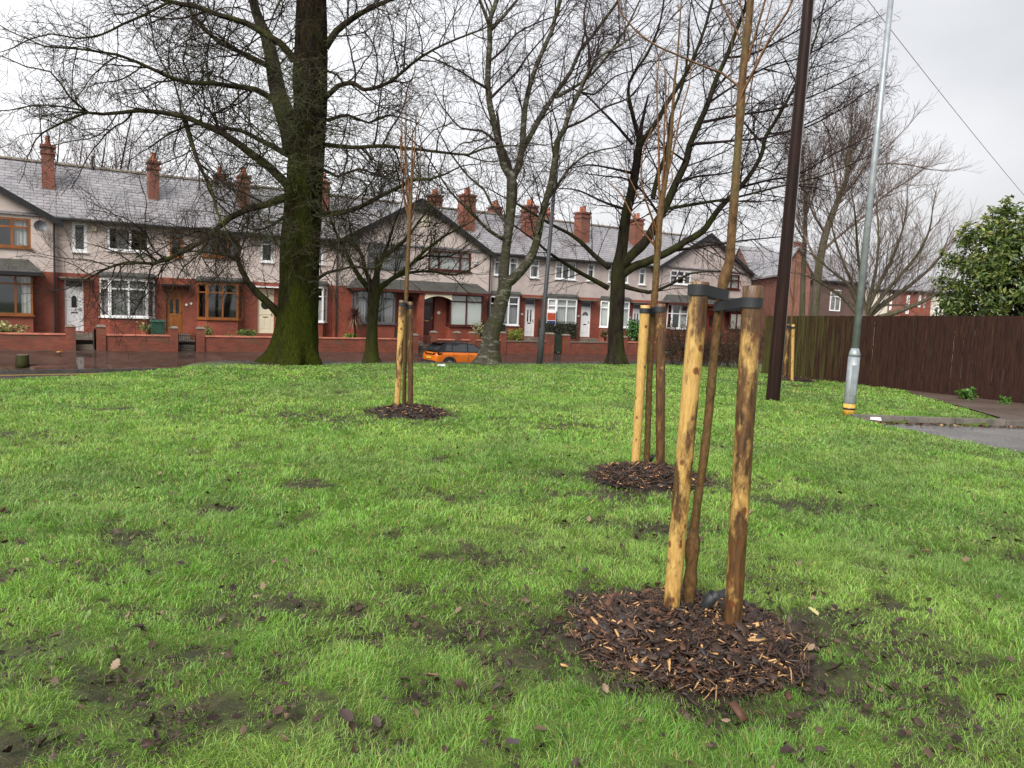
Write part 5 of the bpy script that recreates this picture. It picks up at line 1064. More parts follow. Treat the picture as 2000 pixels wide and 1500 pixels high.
    H.mk(MB().tube([(18.75, H.y - .05, 1.3), (18.75, H.y - .004, 1.3)], .1, 14), 'number_disc', M['plastic'])
    dp = MB().tube([(17.75, H.y - .04, 6.6), (17.75, H.y - .004, 6.6)], .33, 18); H.mk(dp, 'gable_plaque', M['cream']); drainpipe(H, 22.15, H.y, EAVE - .1, kink=False)
    # ---- G H I
    specs = [('terraced_house', 'terraced house whose white door has two long glass slots, just right of the birch', 22.3, 26.42, 22.4, 24.62, 22.62, 24.34, 25.3, 26.0, 25.06, 25.85, 'w2', ('curtain_dim', 'net'), 26.3),
             ('terraced_house', 'terraced house whose white door has a sunburst window, behind the clipped hedge', 26.42, 30.95, 26.82, 29.2, 27.3, 29.0, 29.95, 30.55, 29.6, 30.45, 'w3', ('curtain', 'full'), 30.75),
             ('terraced_house', 'terraced house with white windows behind the dark cherry trunk', 30.95, 35.9, 31.25, 33.8, 31.8, 33.6, 34.6, 35.2, 34.2, 35.05, 'w2', ('curtain', 'full'), None)]
    for nm, lab, s0, s1, b0, b1, w0, w1, q0, q1, d0, d1, dk, cur, ch in specs:
        H = House(nm, lab, s0, s1)
        shell(H, [(d0, d1, FLOORZ, 2.33), (b0, b1, .66, 2.44), (w0, w1, 3.75, 4.9), (q0, q1, 3.72, 4.9)], chim=([(ch, 1.9, .8, .8, 8.55, 2), (ch - .6, 5.4, .7, .8, 8.75, 2)] if ch else [(35.7, 1.9, .8, .8, 8.55, 2)]), rend='render_dark')
        door(H, d0, d1, .06, dk); canted_bay(H, b0, b1, 'white', cur)
        frame(H, (w0, .03), (w1, .03), 3.75, 4.9, [.34, .67], [4.55], M['white'], .085, .03, None, ('curtain_dim', SIDES), sub=(0, 2)); frame(H, (q0, .03), (q1, .03), 3.72, 4.9, [], [4.5], M['white'], .09, .03, None, ('curtain_dim', [(.05, .5, .05, .95)]))
        H.mk(MB().box(d0 - .3, d1 + .35, -.5, -.004, 2.40, 2.46).box(d0 - .25, d1 + .3, -.44, -.006, 2.34, 2.397), 'door_canopy', M['stone'])
        H.mk(MB().box(d0 - .32, d0 - .16, -.03, -.004, 1.3, 1.42), 'number_plate', M['plastic'])
    # ---- J K
    H = House('terraced_house', 'white-windowed half of the far gable, seen between the two nearer pairs of stakes', 35.9, 41.05, -.22)
    shell(H, [(37.3, 39.6, .7, 2.4), (37.4, 39.5, 3.9, 4.9), (40.0, 40.8, FLOORZ, 2.2)], 'L', rend='render_dark'); square_bay(H, 37.3, 39.65, .5, 'white', [.34, .67], ('curtain', [(.35, .8, .03, .75)]), trans=1.75); door(H, 40., 40.8, H.y + .1, 'r')
    frame(H, (37.4, H.y + .03), (39.5, H.y + .03), 3.9, 4.9, [.35, .68], [4.5], M['white'], .09, .03, None, ('curtain_dim', SIDES)); canopy_roof(H, 36.6, 41.05, .85, hipr=False)
    H = House('terraced_house', 'half of the far gable with bright red door, white blind and round vent', 41.05, 46.2, -.22)
    shell(H, [(43.6, 45.6, .7, 2.4), (43.0, 44.8, 3.8, 4.9), (41.6, 42.5, FLOORZ, 2.25)], 'R', rend='render_dark', right_end=True); square_bay(H, 43.45, 45.7, .5, 'redframe', [.34, .67], ('blind', [(.03, .97, .03, .68)])); door(H, 41.6, 42.5, H.y + .1, 'rd', False, 2.2)
    frame(H, (43., H.y + .03), (44.8, H.y + .03), 3.8, 4.9, [.5], [4.5], M['redframe'], .09, .03, None, ('curtain', FULL)); canopy_roof(H, 41.05, 46., .85, hipl=False)
    vt = MB().tube([(41.45, H.y - .06, 6.2), (41.45, H.y - .004, 6.2)], .34, 20); v_ = H.mk(vt, 'gable_vent', M['render']); H.mk(MB().tube([(41.45, H.y - .075, 6.2), (41.45, H.y - .063, 6.2)], .24, 20), 'grille', M['lead'], v_)
# ------------------------------------------------------------------ garden walls, gates
def gwall(label, s0, s1, piers, ztop=-.14, cop='coping', tp=.42, seed=1, ph=.22):
    p = W(s0, 2.3, 0); t = thing('garden_wall', label, 'wall', p, SA, 'brick garden walls'); fn = lambda x, y, z: (x - s0, y, z + RISE * .6 * x)
    body = MB(); lo = s0; pr = sorted(piers)
    edges = []; x = s0
    for a, b in pr:
        if a - x > .05: edges.append((x, a))
        x = b
    if s1 - x > .05: edges.append((x, s1))
    for a, b in edges: body.box(a, b, -.11, .11, -1.1, ztop)
    body.build('brickwork', M['brick_wall'], t, False, fn); c = MB()
    for a, b in edges: c.box(a + .004, b - .004, -.15, .15, ztop + .003, ztop + .07)
    c.build('coping', M[cop], t, False, fn)
    for a, b in pr:
        q = MB().box(a, b, -.18, .18, -1.1, ph).build('pier', M['brick_wall'], t, False, fn)
        MB().hexa([(a - .03, -.21, ph + .003), (b + .03, -.21, ph + .003), (b + .03, .21, ph + .003), (a - .03, .21, ph + .003), (a + .06, -.1, ph + .1), (b - .06, -.1, ph + .1), (b - .06, .1, ph + .1), (a + .06, .1, ph + .1)]).build('cap', M['stone'], q, False, fn)
    return t
def gate(label, s0, s1, z0, z1, m, bars=9, solid=False, name='garden_gate', op=0.):
    p = W(s0, 2.3, RISE * .6 * s0); t = thing(name, label, 'gate', p, SA + op); w = s1 - s0; b = MB()
    if solid:
        n = 6
        for i in range(n): b.box(w * i / n + .004, w * (i + 1) / n - .004, -.02, .01, z0, z1 + .06 * math.sin(math.pi * (i + .5) / n))
        b.build('boards', m, t); MB().box(.0, w, .012, .05, z0 + .1, z0 + .2).box(0, w, .012, .05, z1 - .2, z1 - .1).build('rail', m, t)
    else:
        for i in range(bars): x = .03 + (w - .06) * i / (bars - 1); b.tube([(x, 0, z0), (x, 0, z1 + (.05 if i % 2 else .0))], .012, 6)
        b.build('bars', m, t); f = MB().tube([(.02, 0, z0 + .1), (w - .02, 0, z0 + .1)], .016, 6).tube([(.02, 0, z1 - .1), (w - .02, 0, z1 - .1)], .016, 6).tube([(.02, 0, z0), (.02, 0, z1)], .02, 6).tube([(w - .02, 0, z0), (w - .02, 0, z1)], .02, 6); f.build('rail', m, t)
        MB().tube([(.05, 0, (z0 + z1) / 2 - .1), (w * .5, 0, (z0 + z1) / 2 + .15), (w - .05, 0, (z0 + z1) / 2 - .1)], .012, 6).build('scroll', m, t)
def boundaries():
    gwall('red garden wall with pink coping below the left gable, pier at its right end', -9, .02, [(-.36, .02)])
    gwall('red garden wall with a tall pier at each end, below the white bay', .81, 4.14, [(.81, 1.17), (3.8, 4.14)], ph=.24)
    gwall('red garden wall running from the iron gate to behind the mossy trunk', 4.95, 8.5, [(4.95, 5.3)], ph=.24)
    gwall('red garden wall with pink coping between the big mossy trunk and the staked sapling', 9.3, 16.45, [(9.3, 9.65), (16.1, 16.45)], ph=.10)
    gwall('low red garden wall behind the orange car', 17.27, 21.8, [(17.27, 17.6), (18.75, 19.1), (19.75, 20.1)], ph=.28)
    gwall('brick garden wall with dark coping from the birch to the dark green gate', 21.85, 25.72, [(21.85, 22.2), (25.15, 25.72)], ztop=-.18, cop='stone', ph=.32)
    gwall('brick garden wall with dark coping between the dark green gate and the dark cherry trunk', 26.45, 30.6, [(26.45, 26.95), (30.2, 30.6)], ztop=-.18, cop='stone', ph=.25)
    gwall('brick garden wall right of the dark cherry trunk', 31.3, 35.2, [(31.3, 31.7)], ph=.2)
    gwall('brick garden wall in front of the far gable, behind the stakes', 36.0, 46, [(36.0, 36.4), (40.2, 40.6)], ph=.15)
    gate('black iron gate of thin bars between two brick piers', 4.16, 4.93, -.78, .0, M['black'], 9)
    gate('dark open wooden gate beside the pier by the white door', .70, 1.35, -.74, .12, M['darkwood'], solid=True, op=1.2)
    gate('black iron gate left of the arched porch', 16.5, 17.25, -.75, .1, M['black'], 8)
    gate('dark green slatted gate under the clipped hedge', 25.76, 26.42, -.78, .28, M['greenwood'], solid=True)
    g = MB(); g.box(.05, .7, -2.2, -1.5, -.95, -.52).box(.05, .7, -1.497, -.8, -.95, -.34).box(.0, .75, -.797, -.03, -.95, -.09)
    for i, (a, b) in enumerate(((0, .75), (4.1, 4.9), (16.5, 17.2), (25.0, 26.2), (29.5, 30.5))):
        g = MB()
        for q, (y0, y1, z) in enumerate(((-2.15, -1.55, -.56), (-1.547, -.9, -.36), (-.897, -.03, -.12))): g.box(a, b, y0, y1, -1.1, z)
        fn = lambda x, y, z, a=a: (x - a, y, z + RISE * x)
        o = g.build('front_steps', M['stone'], None, False, fn); o.location = W(a, 0, 0); o.rotation_euler = (0, 0, SA); tag(o, kind='structure')
    t = thing('wheelie_bin', 'dark green bin standing behind the garden wall beside the brown door', 'bin', W(3.35, 1.75, RISE * 3.3), SA)
    MB().hexa([(-.24, -.28, -.4), (.24, -.28, -.4), (.24, .28, -.4), (-.24, .28, -.4), (-.29, -.34, .5), (.29, -.34, .5), (.29, .34, .5), (-.29, .34, .5)]).build('body', M['bin'], t); MB().hexa([(-.31, -.37, .503), (.31, -.37, .503), (.31, .36, .503), (-.31, .36, .503), (-.29, -.3, .56), (.29, -.3, .56), (.29, .36, .60), (-.29, .36, .60)]).build('lid', M['bin'], t)
    # estate agent's board
    b = W(26.12, 2.0, -.3); t = thing('estate_agent_sign', 'small red, white and blue sale board on a post by the hedge', 'sign', b, .25)
    MB().box(-.03, .03, -.03, .03, 0, 2.25).build('post', M['black'], t)
    bd = MB().box(-.62, -.033, -.02, .02, 1.35, 2.35).build('board', M['white'], t)
    for z0, z1, m in ((1.22, 1.5, 'signblue'), (1.53, 1.95, 'signred'), (1.96, 2.0, 'signred')): MB().box(-.60, -.05, -.026, .026, z0 + .15, z1 + .15).build('stripe', M[m], bd)
# ------------------------------------------------------------------ greenery in leaf
def leafcloud(pts, nrm, size, cols, R, parent, name, lens=2.2, mat='leaf'):
    V = []; T = []; C = []
    for p, n in zip(pts, nrm):
        s = size * R.uniform(.6, 1.3); d = (n + rvec(R) * .9).normalized(); u = d.cross(rvec(R))
        if u.length < .05: continue
        u.normalize(); w = d.cross(u); L = s; Wd = s / lens * R.uniform(.8, 1.2); k = len(V)
        V += [tuple(p), tuple(p + u * L * .5 + w * Wd * .5 + d * s * .10), tuple(p + u * L - d * s * .06), tuple(p + u * L * .5 - w * Wd * .5 + d * s * .10)]
        T += [(k, k + 1, k + 2), (k, k + 2, k + 3)]; c = R.choice(cols); f = R.uniform(.7, 1.3); C += [tuple(q * f for q in c)] * 4
    return np_mesh(name, np.array(V), None, M[mat], parent, np.array(C), False, np.array(T))
def hedge(label, s0, s1, t0, t1, z0, z1, n, seed, cols=((.028, .055, .018), (.04, .075, .02), (.02, .04, .014)), size=.07):
    R = random.Random(seed); c = W((s0 + s1) / 2, (t0 + t1) / 2, z0); t = thing('garden_hedge', label, 'hedge', c, SA); a, b, h = (s1 - s0) / 2, (t1 - t0) / 2, z1 - z0
    core = MB().box(-a * .9, a * .9, -b * .85, b * .85, 0, h * .94).build('branches', M['darktwig'], t); P = []; Nn = []
    for i in range(n):
        q = R.random(); x, y, z = R.uniform(-a, a), R.uniform(-b, b), R.uniform(0, h)
        if q < .45: y = -b; nn = Vector((0, -1, .2))
        elif q < .6: x = R.choice((-a, a)); nn = Vector((1 if x > 0 else -1, 0, .2))
        elif q < .68: y = b; nn = Vector((0, 1, .2))
        else: z = h; nn = Vector((0, 0, 1))
        j = .05; P.append(Vector((x + R.gauss(0, j), y + R.gauss(0, j), z + R.gauss(0, j)))); Nn.append(nn)
    leafcloud(P, Nn, size, cols, R, t, 'foliage')
def bush(name, label, c, r, n, seed, cols, size=.12, sq=(1, 1, 1), lens=2.2, twigs=8, cat='bush', inner=.5):
    R = random.Random(seed); t = thing(name, label, cat, c); P = []; Nn = []
    cl = [(rvec(R) * R.uniform(.35, .8), R.uniform(.3, .5)) for _ in range(14)]
    B = Br(seed)
    for q, k in cl: B.add([Vector((0, 0, 0)), Vector((q.x * r * sq[0] * .4, q.y * r * sq[1] * .4, (q.z * .5 + .5) * r * sq[2])), Vector((q.x * r * sq[0], q.y * r * sq[1], (q.z + 1) * r * sq[2]))], [.03 * r + .006, .02 * r + .005, .006])
    B.build('stems', M['darkbark'], t)
    for i in range(n):
        q, k = R.choice(cl); d = rvec(R); p = q + d * k * R.uniform(inner, 1.0) ** .6
        P.append(Vector((p.x * r * sq[0], p.y * r * sq[1], (p.z + 1) * r * sq[2]))); Nn.append((d + Vector((0, 0, .35))).normalized())
    leafcloud(P, Nn, size, cols, R, t, 'foliage', lens); return t
def greenery():
    G = lambda s, t, z=-.33: W(s, t, z + RISE * s)
    hedge('clipped dark hedge around the dark green gate', 24.2 + 1.2, 27.9, 1.2, 2.05, .25, 1.25, 2600, 1); hedge('tall clipped hedge beside the white door with glass slots', 25.9, 26.6, .2, 1.5, -.3, 1.45, 1500, 2); hedge('dark clipped hedge left of the birch trunk', 21.6, 22.5, .4, 2.0, -.35, 1.1, 1700, 3)
    bush('variegated_bush', 'cream and green variegated bush behind the wall at the left edge', G(-2.6, 1.6), .62, 1100, 4, ((.45, .42, .20), (.55, .50, .28), (.30, .33, .10), (.16, .20, .05)), .15, (1.5, .8, .62))
    bush('yellow_bush', 'yellow-green bush spilling over the brick wall right of the birch', G(23.05, 2.15, -.5), .55, 900, 5, ((.24, .30, .04), (.33, .36, .06), (.12, .18, .03)), .12, (.95, .8, 1.))
    bush('laurel_bush', 'glossy green laurel right of the dark cherry trunk', G(33.0, 1.9, -.5), .85, 1300, 6, ((.05, .16, .03), (.08, .22, .04), (.03, .09, .02)), .2, (1.1, .8, 1.1)); bush('laurel_bush', 'green laurel left of the dark cherry trunk', G(31.2, 1.9, -.4), .6, 700, 7, ((.05, .15, .03), (.09, .2, .04), (.03, .09, .02)), .17, (1.1, .8, 1.))
    bush('red_leaf_bush', 'small reddish bush in front of the sunburst door step', G(30.4, 1.7, -.3), .5, 600, 8, ((.12, .07, .03), (.16, .15, .05), (.20, .06, .04), (.07, .10, .03)), .1)
    bush('low_plant', 'low green plant behind the wall below the brown bay', G(7.4, 1.5, -.3), .36, 420, 9, ((.14, .22, .05), (.20, .28, .06), (.07, .13, .03)), .13, (1.4, 1, .8)); bush('low_plant', 'small green shrub in front of the brown-framed bay, left of its neighbour', G(5.6, 1.6, -.3), .27, 260, 10, ((.20, .24, .07), (.28, .30, .10), (.10, .15, .04)), .11, (.9, .9, 1.3)); bush('low_plant', 'sprawling green plant low behind the wall between the two brown-bay shrubs', G(6.5, 1.7, -.35), .22, 200, 11, ((.16, .24, .05), (.09, .15, .03)), .11, (1.5, 1, .7))
    bush('pale_shrub', 'thin pale shrub in front of the white blind', G(21.0, 1.6, -.2), .55, 320, 12, ((.42, .42, .25), (.30, .32, .14), (.2, .22, .08)), .13, (1.3, .8, 1.), inner=.3)
    bush('low_plant', 'bright green plant at the foot of the spiky red palm', G(12.9, 1.4, -.4), .3, 300, 13, ((.14, .22, .04), (.2, .3, .05)), .13, (1.3, 1, .8)); bush('low_plant', 'dark green shrub left of the staked sapling behind the wall', G(15.9, 1.4, -.4), .4, 380, 14, ((.04, .09, .03), (.06, .12, .03)), .1)
    for s, lab in ((2.9, 'terracotta pot of pale green plant under the white bay'), ):
        p = G(s, 1.3, -.32); t = thing('plant_pot', lab, 'plant pot', p); MB().tube([(0, 0, 0), (0, 0, .3), (0, 0, .36)], [.13, .19, .2], 14).build('pot', M['pot'], t)
        R = random.Random(2); leafcloud([Vector((R.gauss(0, .12), R.gauss(0, .12), .42 + abs(R.gauss(0, .12)))) for _ in range(160)], [Vector((0, 0, 1))] * 160, .14, ((.22, .28, .08), (.34, .38, .16)), R, t, 'plant')
    # spiky red palm
    t = thing('spiky_palm', 'spiky dark red cordyline with drooping straw leaves left of the grey window', 'palm', G(13.1, 1.5, -.35)); R = random.Random(3); V = []; T = []; C = []
    MB().tube([(0, 0, 0), (.02, 0, .7), (0, .02, 1.3)], [.07, .055, .05], 8).build('trunk', M['darkbark'], t)
    for i in range(230):
        a = R.uniform(0, 6.3); el = R.uniform(-.9, 1.3); d = Vector((math.cos(a) * math.cos(el), math.sin(a) * math.cos(el), math.sin(el))); u = d.cross(Vector((0, 0, 1))); u.normalize(); L = R.uniform(.5, .85); p0 = Vector((0, 0, 1.3 + R.uniform(-.1, .1))); p1 = p0 + d * L * .6; p2 = p0 + d * L + Vector((0, 0, -.22 * L)); k = len(V)
        V += [tuple(p0 - u * .012), tuple(p0 + u * .012), tuple(p1 + u * .02), tuple(p1 - u * .02), tuple(p2)]; T += [(k, k + 1, k + 2), (k, k + 2, k + 3), (k + 3, k + 2, k + 4)]; c = R.choice(((.09, .03, .03), (.13, .045, .04), (.06, .025, .025)) if el > -.4 else ((.25, .18, .1), (.15, .08, .05))); C += [c] * 5
    np_mesh('fronds', np.array(V), None, M['leaf'], t, np.array(C), False, np.array(T))
    # white flowers in the brown bay
    t = thing('flower_vase', 'vase of white flowers standing inside the brown bay window', 'vase', W(-3.35, .58, .66)); MB().tube([(0, 0, .0), (0, 0, .3), (0, 0, .42)], [.07, .05, .06], 10).build('vase', M['plastic'], t); R = random.Random(6)
    leafcloud([Vector((R.gauss(0, .2), R.gauss(0, .1), .62 + R.gauss(0, .11))) for _ in range(260)], [Vector((0, -.5, 1))] * 260, .12, ((.62, .64, .56), (.7, .7, .62), (.15, .25, .08)), R, t, 'flowers', 1.3)
    # bare brown hedge at the end of the green
    R = random.Random(8); b = at(1392, 722, 27.2); t = thing('bare_hedge', 'brown leafless hedge thicket at the end of the green beside the fence', 'hedge', (b.x, b.y, 0)); B = Br(12)
    o = dict(seg=[.18, .12], rmin=.005, gnarl=.16, up=.05, droop=0, levels=2, dens=[7, 7], ratio=(.25, .5), ang=(20, 55), maxl=[.6, .3], minl=.08, tip=.4)
    P = []
    for i in range(170):
        x = R.uniform(-1.7, 1.5); y = R.uniform(-.5, .5); p = Vector((x, y, -.2)); d = Vector((R.gauss(0, .22), R.gauss(0, .22), 1)).normalized(); grow(B, p, d, R.uniform(1.0, 1.75), R.uniform(.008, .014), 0, o)
    B.build('stems', M['hedgetwig'], t); leafcloud([Vector((R.uniform(-1.7, 1.5), R.uniform(-.55, .55), R.uniform(.1, 1.4))) for _ in range(900)], [Vector((0, 0, 1))] * 900, .06, ((.13, .07, .045), (.16, .12, .06), (.09, .055, .04), (.12, .13, .05)), R, t, 'foliage')
    # big evergreen beyond the fence
    c = at(2005, 560, 21.0); t = thing('evergreen_tree', 'big glossy evergreen with yellow-green shoots beyond the fence at the right edge', 'tree', (c.x, c.y, 0)); R = random.Random(9); B = Br(31); P = []; Nn = []; P2 = []; N2 = []
    cl = []
    for i in range(430):
        d = rvec(R); 
        rr = R.uniform(.25, 1.0) ** .5; p = Vector((d.x * 2.35 * rr, d.y * 2.1 * rr, 2.9 + d.z * 2.4 * rr))
        if d.z > 0: p.x += d.z * .25
        cl.append((p, d))
    B.add([Vector((0, 0, -.1)), Vector((.05, 0, 1.2)), Vector((0, .05, 2.6))], [.14, .11, .06])
    for p, d in cl[:90]: B.add([Vector((0, 0, 1.0 + .3 * p.z * R.random())), p * .5 + Vector((0, 0, .6)), p], [.05, .03, .008])
    for p, d in cl:
        for j in range(62):
            q = p + rvec(R) * R.uniform(.04, .32); P.append(q); Nn.append((d + Vector((0, 0, .5))).normalized())
    for p, d in cl:
        if d.z > -.1 and R.random() < .75:
            tip = p + d * .28 + Vector((0, 0, .12)); B.add([p, tip], [.01, .006])
            for j in range(12): a = R.uniform(0, 6.3); P2.append(tip - d * R.uniform(0, .12)); N2.append(Vector((math.cos(a), math.sin(a), 1.2)).normalized())
    B.build('trunk', M['darkbark'], t); leafcloud(P, Nn, .15, ((.060, .105, .018), (.085, .140, .025), (.13, .18, .03), (.035, .065, .015), (.18, .21, .045)), R, t, 'crown', 2.3); leafcloud(P2, N2, .16, ((.22, .26, .07), (.28, .31, .09), (.32, .30, .12), (.17, .23, .05)), R, t, 'shoots', 2.4)
    for px, lab, s in (((1890, 780), 'leafy weed growing at the foot of the brown fence', .2), ((1962, 788), 'small weed at the foot of the fence near the right edge', .1)):
        p = gnd(*px, .02); bush('weed', lab, (p.x, p.y, .0), s, 150, int(s * 100), ((.06, .15, .025), (.09, .2, .03)), .10, (1, 1, .7), 1.6, cat='weed')
# ------------------------------------------------------------------ fence, poles
def fence():
    m, nt, b = nodes('fence_boards'); o = N(nt, 'ShaderNodeTexCoord').outputs['Object']; mp = N(nt, 'ShaderNodeMapping'); mp.inputs['Scale'].default_value = (1, 1, .12); nt.links.new(o, mp.inputs[0])
    g = noise(nt, mp.outputs[0], 26, 6, .6); c = ramp(nt, g, [(.3, (.016, .007, .005)), (.7, (.052, .022, .015))])
    m2 = N(nt, 'ShaderNodeMapping'); m2.inputs['Scale'].default_value = (1, 1, .05); nt.links.new(o, m2.inputs[0])
    sx = N(nt, 'ShaderNodeSeparateXYZ'); nt.links.new(o, sx.inputs[0])
    mr = N(nt, 'ShaderNodeMapRange'); nt.links.new(sx.outputs[0], mr.inputs[0]); mr.inputs[1].default_value = 4.6; mr.inputs[2].default_value = 1.5; mr.inputs[3].default_value = 0; mr.inputs[4].default_value = .21
    st = noise(nt, m2.outputs[0], 13, 5, .75); ad = N(nt, 'ShaderNodeMath', operation='ADD'); nt.links.new(st, ad.inputs[0]); nt.links.new(mr.outputs[0], ad.inputs[1])
    al = ramp(nt, ad.outputs[0], [(.60, (0, 0, 0)), (.90, (1, 1, 1))]); c = mixc(nt, al, c, (.085, .092, .020)); nt.links.new(c, b.inputs['Base Color']); b.inputs['Roughness'].default_value = .7; b.inputs['Specular IOR Level'].default_value = .2; bump(nt, b, g, .4, .01)
    a, e = Vector((8.11, 24.08, 0)), Vector((14.2, 12.33, 0)); L = (e - a).length; d = (e - a) / L
    t = thing('board_fence', 'tall dark brown close-boarded fence with green algae at its left end', 'fence', a, math.atan2(d.y, d.x)); R = random.Random(4); B = MB(); n = int(L / .125)
    for i in range(n):
        u = i * .125; top = 1.88 + .16 * min(1, u / 8) + R.uniform(-.006, .006); dz = R.uniform(0, .008); B.box(u + .002, u + .121, -.012 - dz - .012 * (i % 2), .008 - dz - .012 * (i % 2), -.12, top)
    B.build('boards', m, t); r = MB()
    for z in (.35, 1.05, 1.65): r.box(0, L, .022, .09, z, z + .07)
    r.build('rail', m, t)
    for i in range(int(L / 2.4) + 1): MB().box(i * 2.4, i * 2.4 + .1, .093, .19, -.3, 1.9).build('post', m, t)
    MB().box(0, L, -.05, -.03, -.14, .08).build('gravel_board', m, t)
def poles():
    b = gnd(1509, 781); t = thing('utility_pole', 'dark creosoted wooden pole with climbing pegs', 'pole', b); top = at(1592, -150, b.y); ax = top - Vector(b); n = 24; B = MB(); mk = MB()
    B.tube([ax * (i / n) for i in range(-1, n + 1)], [.138 - .045 * max(0, i) / n for i in range(-1, n + 1)], 18); B.build('shaft', M['polewood'], t, True)
    for px, sx in (((1583, 58), 1), ((1574, 162), 1), ((1564, 264), 1), ((1578, 110), -1), ((1569, 212), -1)):
        p = at(px[0], px[1], b.y) - Vector(b); u = p.z / ax.z; c = ax * u; mk = MB().tube([c, c + Vector((sx * .21, -.03, .03)), c + Vector((sx * .21, -.03, .08))], .011, 6); mk.build('climbing_peg', M['lead'], t)
    MB().tube([ax * .0 + Vector((.125, -.03, 0)), ax * .3 + Vector((.118, -.03, 0)), ax * .6 + Vector((.11, -.03, 0)), ax * .98 + Vector((.10, -.03, 0))], .014, 6).build('cable_guard', M['lead'], t)
    # overhead line
    e = at(2160, 560, 34.0); P = []
    for i in range(41): f = i / 40; q = (Vector(b) + ax * .985).lerp(e, f); q.z -= .25 * 4 * f * (1 - f); P.append(q)
    o = MB().tube(P, .0065, 6).build('overhead_line', M['black']); tag(o, 'thin black line running from the wooden pole across the sky to the right', 'cable')
    # galvanised lamp post
    b = gnd(1657, 809); t = thing('street_lamp', 'grey galvanised lamp post with a yellow band at its foot, by the kerb', 'lamp post', b); top = at(1742, -20, b.y); ax = (top - Vector(b)); up = ax.normalized()
    def seg(z0, z1, r0, r1, m, nm, par=None, k=16): return MB().tube([up * z0, up * ((z0 + z1) / 2), up * z1], [r0, (r0 + r1) / 2, r1], k).build(nm, m, par or t, True)
    base = seg(-.2, 1.05, .100, .100, M['galv'], 'base_compartment'); MB().tube([up * 1.05, up * 1.10, up * 1.20], [.101, .098, .066], 16).build('shoulder', M['galv'], t, True)
    H = ax.length + .5; seg(1.20, H, .064, .045, M['galv'], 'shaft'); seg(-.02, .19, .1035, .1035, M['yellowband'], 'yellow_band'); seg(.085, .12, .1048, .1048, M['black'], 'tape_mark')
    dd = MB(); e1 = Vector((0, -1, 0)); dd.box(-.05, .05, -.103, -.097, .35, .9); dd.build('inspection_door', M['galv'], base)
    lt = up * (H - .05); MB().tube([lt, lt + Vector((.35, 0, .06)), lt + Vector((.6, 0, .08))], .03, 8).build('bracket', M['galv'], t); MB().hexa([lt + Vector(q) for q in ((.45, -.13, .02), (1.05, -.10, .04), (1.05, .10, .04), (.45, .13, .02), (.45, -.11, .14), (1.0, -.07, .13), (1.0, .07, .13), (.45, .11, .14))]).build('lantern', M['lead'], t)
    MB().box(.055, .066, -.05, .02, 1.75, 2.0).build('sticker', M['white'], t)
    # second lamp post on the street
    b = gnd(1053, 710); t = thing('street_lamp', 'slim dark grey lamp post on the street between birch and cherry', 'lamp post', (b.x, b.y, -.3)); tp = at(1091, 262, b.y) - Vector(b); n = tp.normalized()
    MB().tube([n * -.2, n * 1.4, n * 1.5, n * (tp.length + .3)], [.10, .10, .075, .05], 12).build('shaft', M['darkgalv'], t, True); q = n * (tp.length + .3); MB().tube([q, q + n * .06, q + n * .09], [.06, .06, .03], 10).build('cap', M['darkgalv'], t)
    # stump and litter
    p = W(-1.9, 4.85, -1.28); o = thing('tree_stump', 'short sawn tree stump on the wet pavement at the left edge', 'stump', p); MB().tube([(0, 0, -.1), (0, 0, .05), (0, 0, .42)], [.27, .24, .22], 12).build('trunk', M['darkbark'], o, True); MB().tube([(0, 0, .421), (0, 0, .426)], [.20, .2], 12).build('sawn_top', M['stone'], o)
    p = gnd(1709, 823, -.06); o = MB().hexa([(-.10, -.035, 0), (.10, -.035, 0), (.10, .035, 0), (-.10, .035, 0), (-.085, -.03, .045), (.085, -.03, .05), (.085, .03, .045), (-.085, .03, .05)]).build('litter', M['white']); o.location = (p.x, p.y, -.03); o.rotation_euler = (.1, .05, -.35); tag(o, 'white crumpled wrapper in the gutter by the lamp post', 'litter')
    p = W(1.25, 3.0, -.89); o = MB().poly([(-.16, -.03, .03), (-.02, -.09, .02), (.15, 0, .09), (.02, .08, .03)]).poly([(-.02, -.02, .03), (.06, -.05, .1), (.09, .03, .14), (0, .05, .06)]).build('litter', M['yellowband']); o.location = W(-.6, 2.9, -.88); tag(o, 'bright yellow scrap of litter on the wet pavement by the wall', 'litter')
    p = gnd(862, 716, 0); o = MB().hexa([(-.12, -.05, 0), (.12, -.04, 0), (.12, .04, 0), (-.12, .05, 0), (-.1, -.04, .05), (.11, -.03, .02), (.1, .03, .06), (-.1, .04, .04)]).build('litter', M['plastic']); o.location = (p.x, p.y, float(hgt(p.x, p.y)) + .02); tag(o, 'white scrap of litter on the grass in front of the orange car', 'litter')
    R = random.Random(14); V = []; T = []; C = []
    for i in range(230):
        u = R.random() ** 1.6; x = 6.35 + u * 3.2; y = kerb_y(x) - .03 - abs(R.gauss(0, .16)) * (1.1 - .7 * u); v, q = leaf_geo(x, y, -.075 + R.uniform(0, .02), R.uniform(.03, .09), R.uniform(0, 6.3), R.gauss(0, .3), R.gauss(0, .3), .3, R.choice((OAKLEAF, ROUNDLEAF)), R); k = len(V); V += v; T += [(a + k, b2 + k, c + k) for a, b2, c in q]; C += [R.choice(((.06, .025, .02), (.09, .035, .025), (.3, .19, .11), (.05, .03, .025), (.14, .06, .03)))] * len(v)
    tag(np_mesh('gutter_leaves', np.array(V), None, M['litterleaf'], None, np.array(C), False, np.array(T)), 'rotting brown leaves drifted along the kerb gutter', 'leaves', kind='stuff')
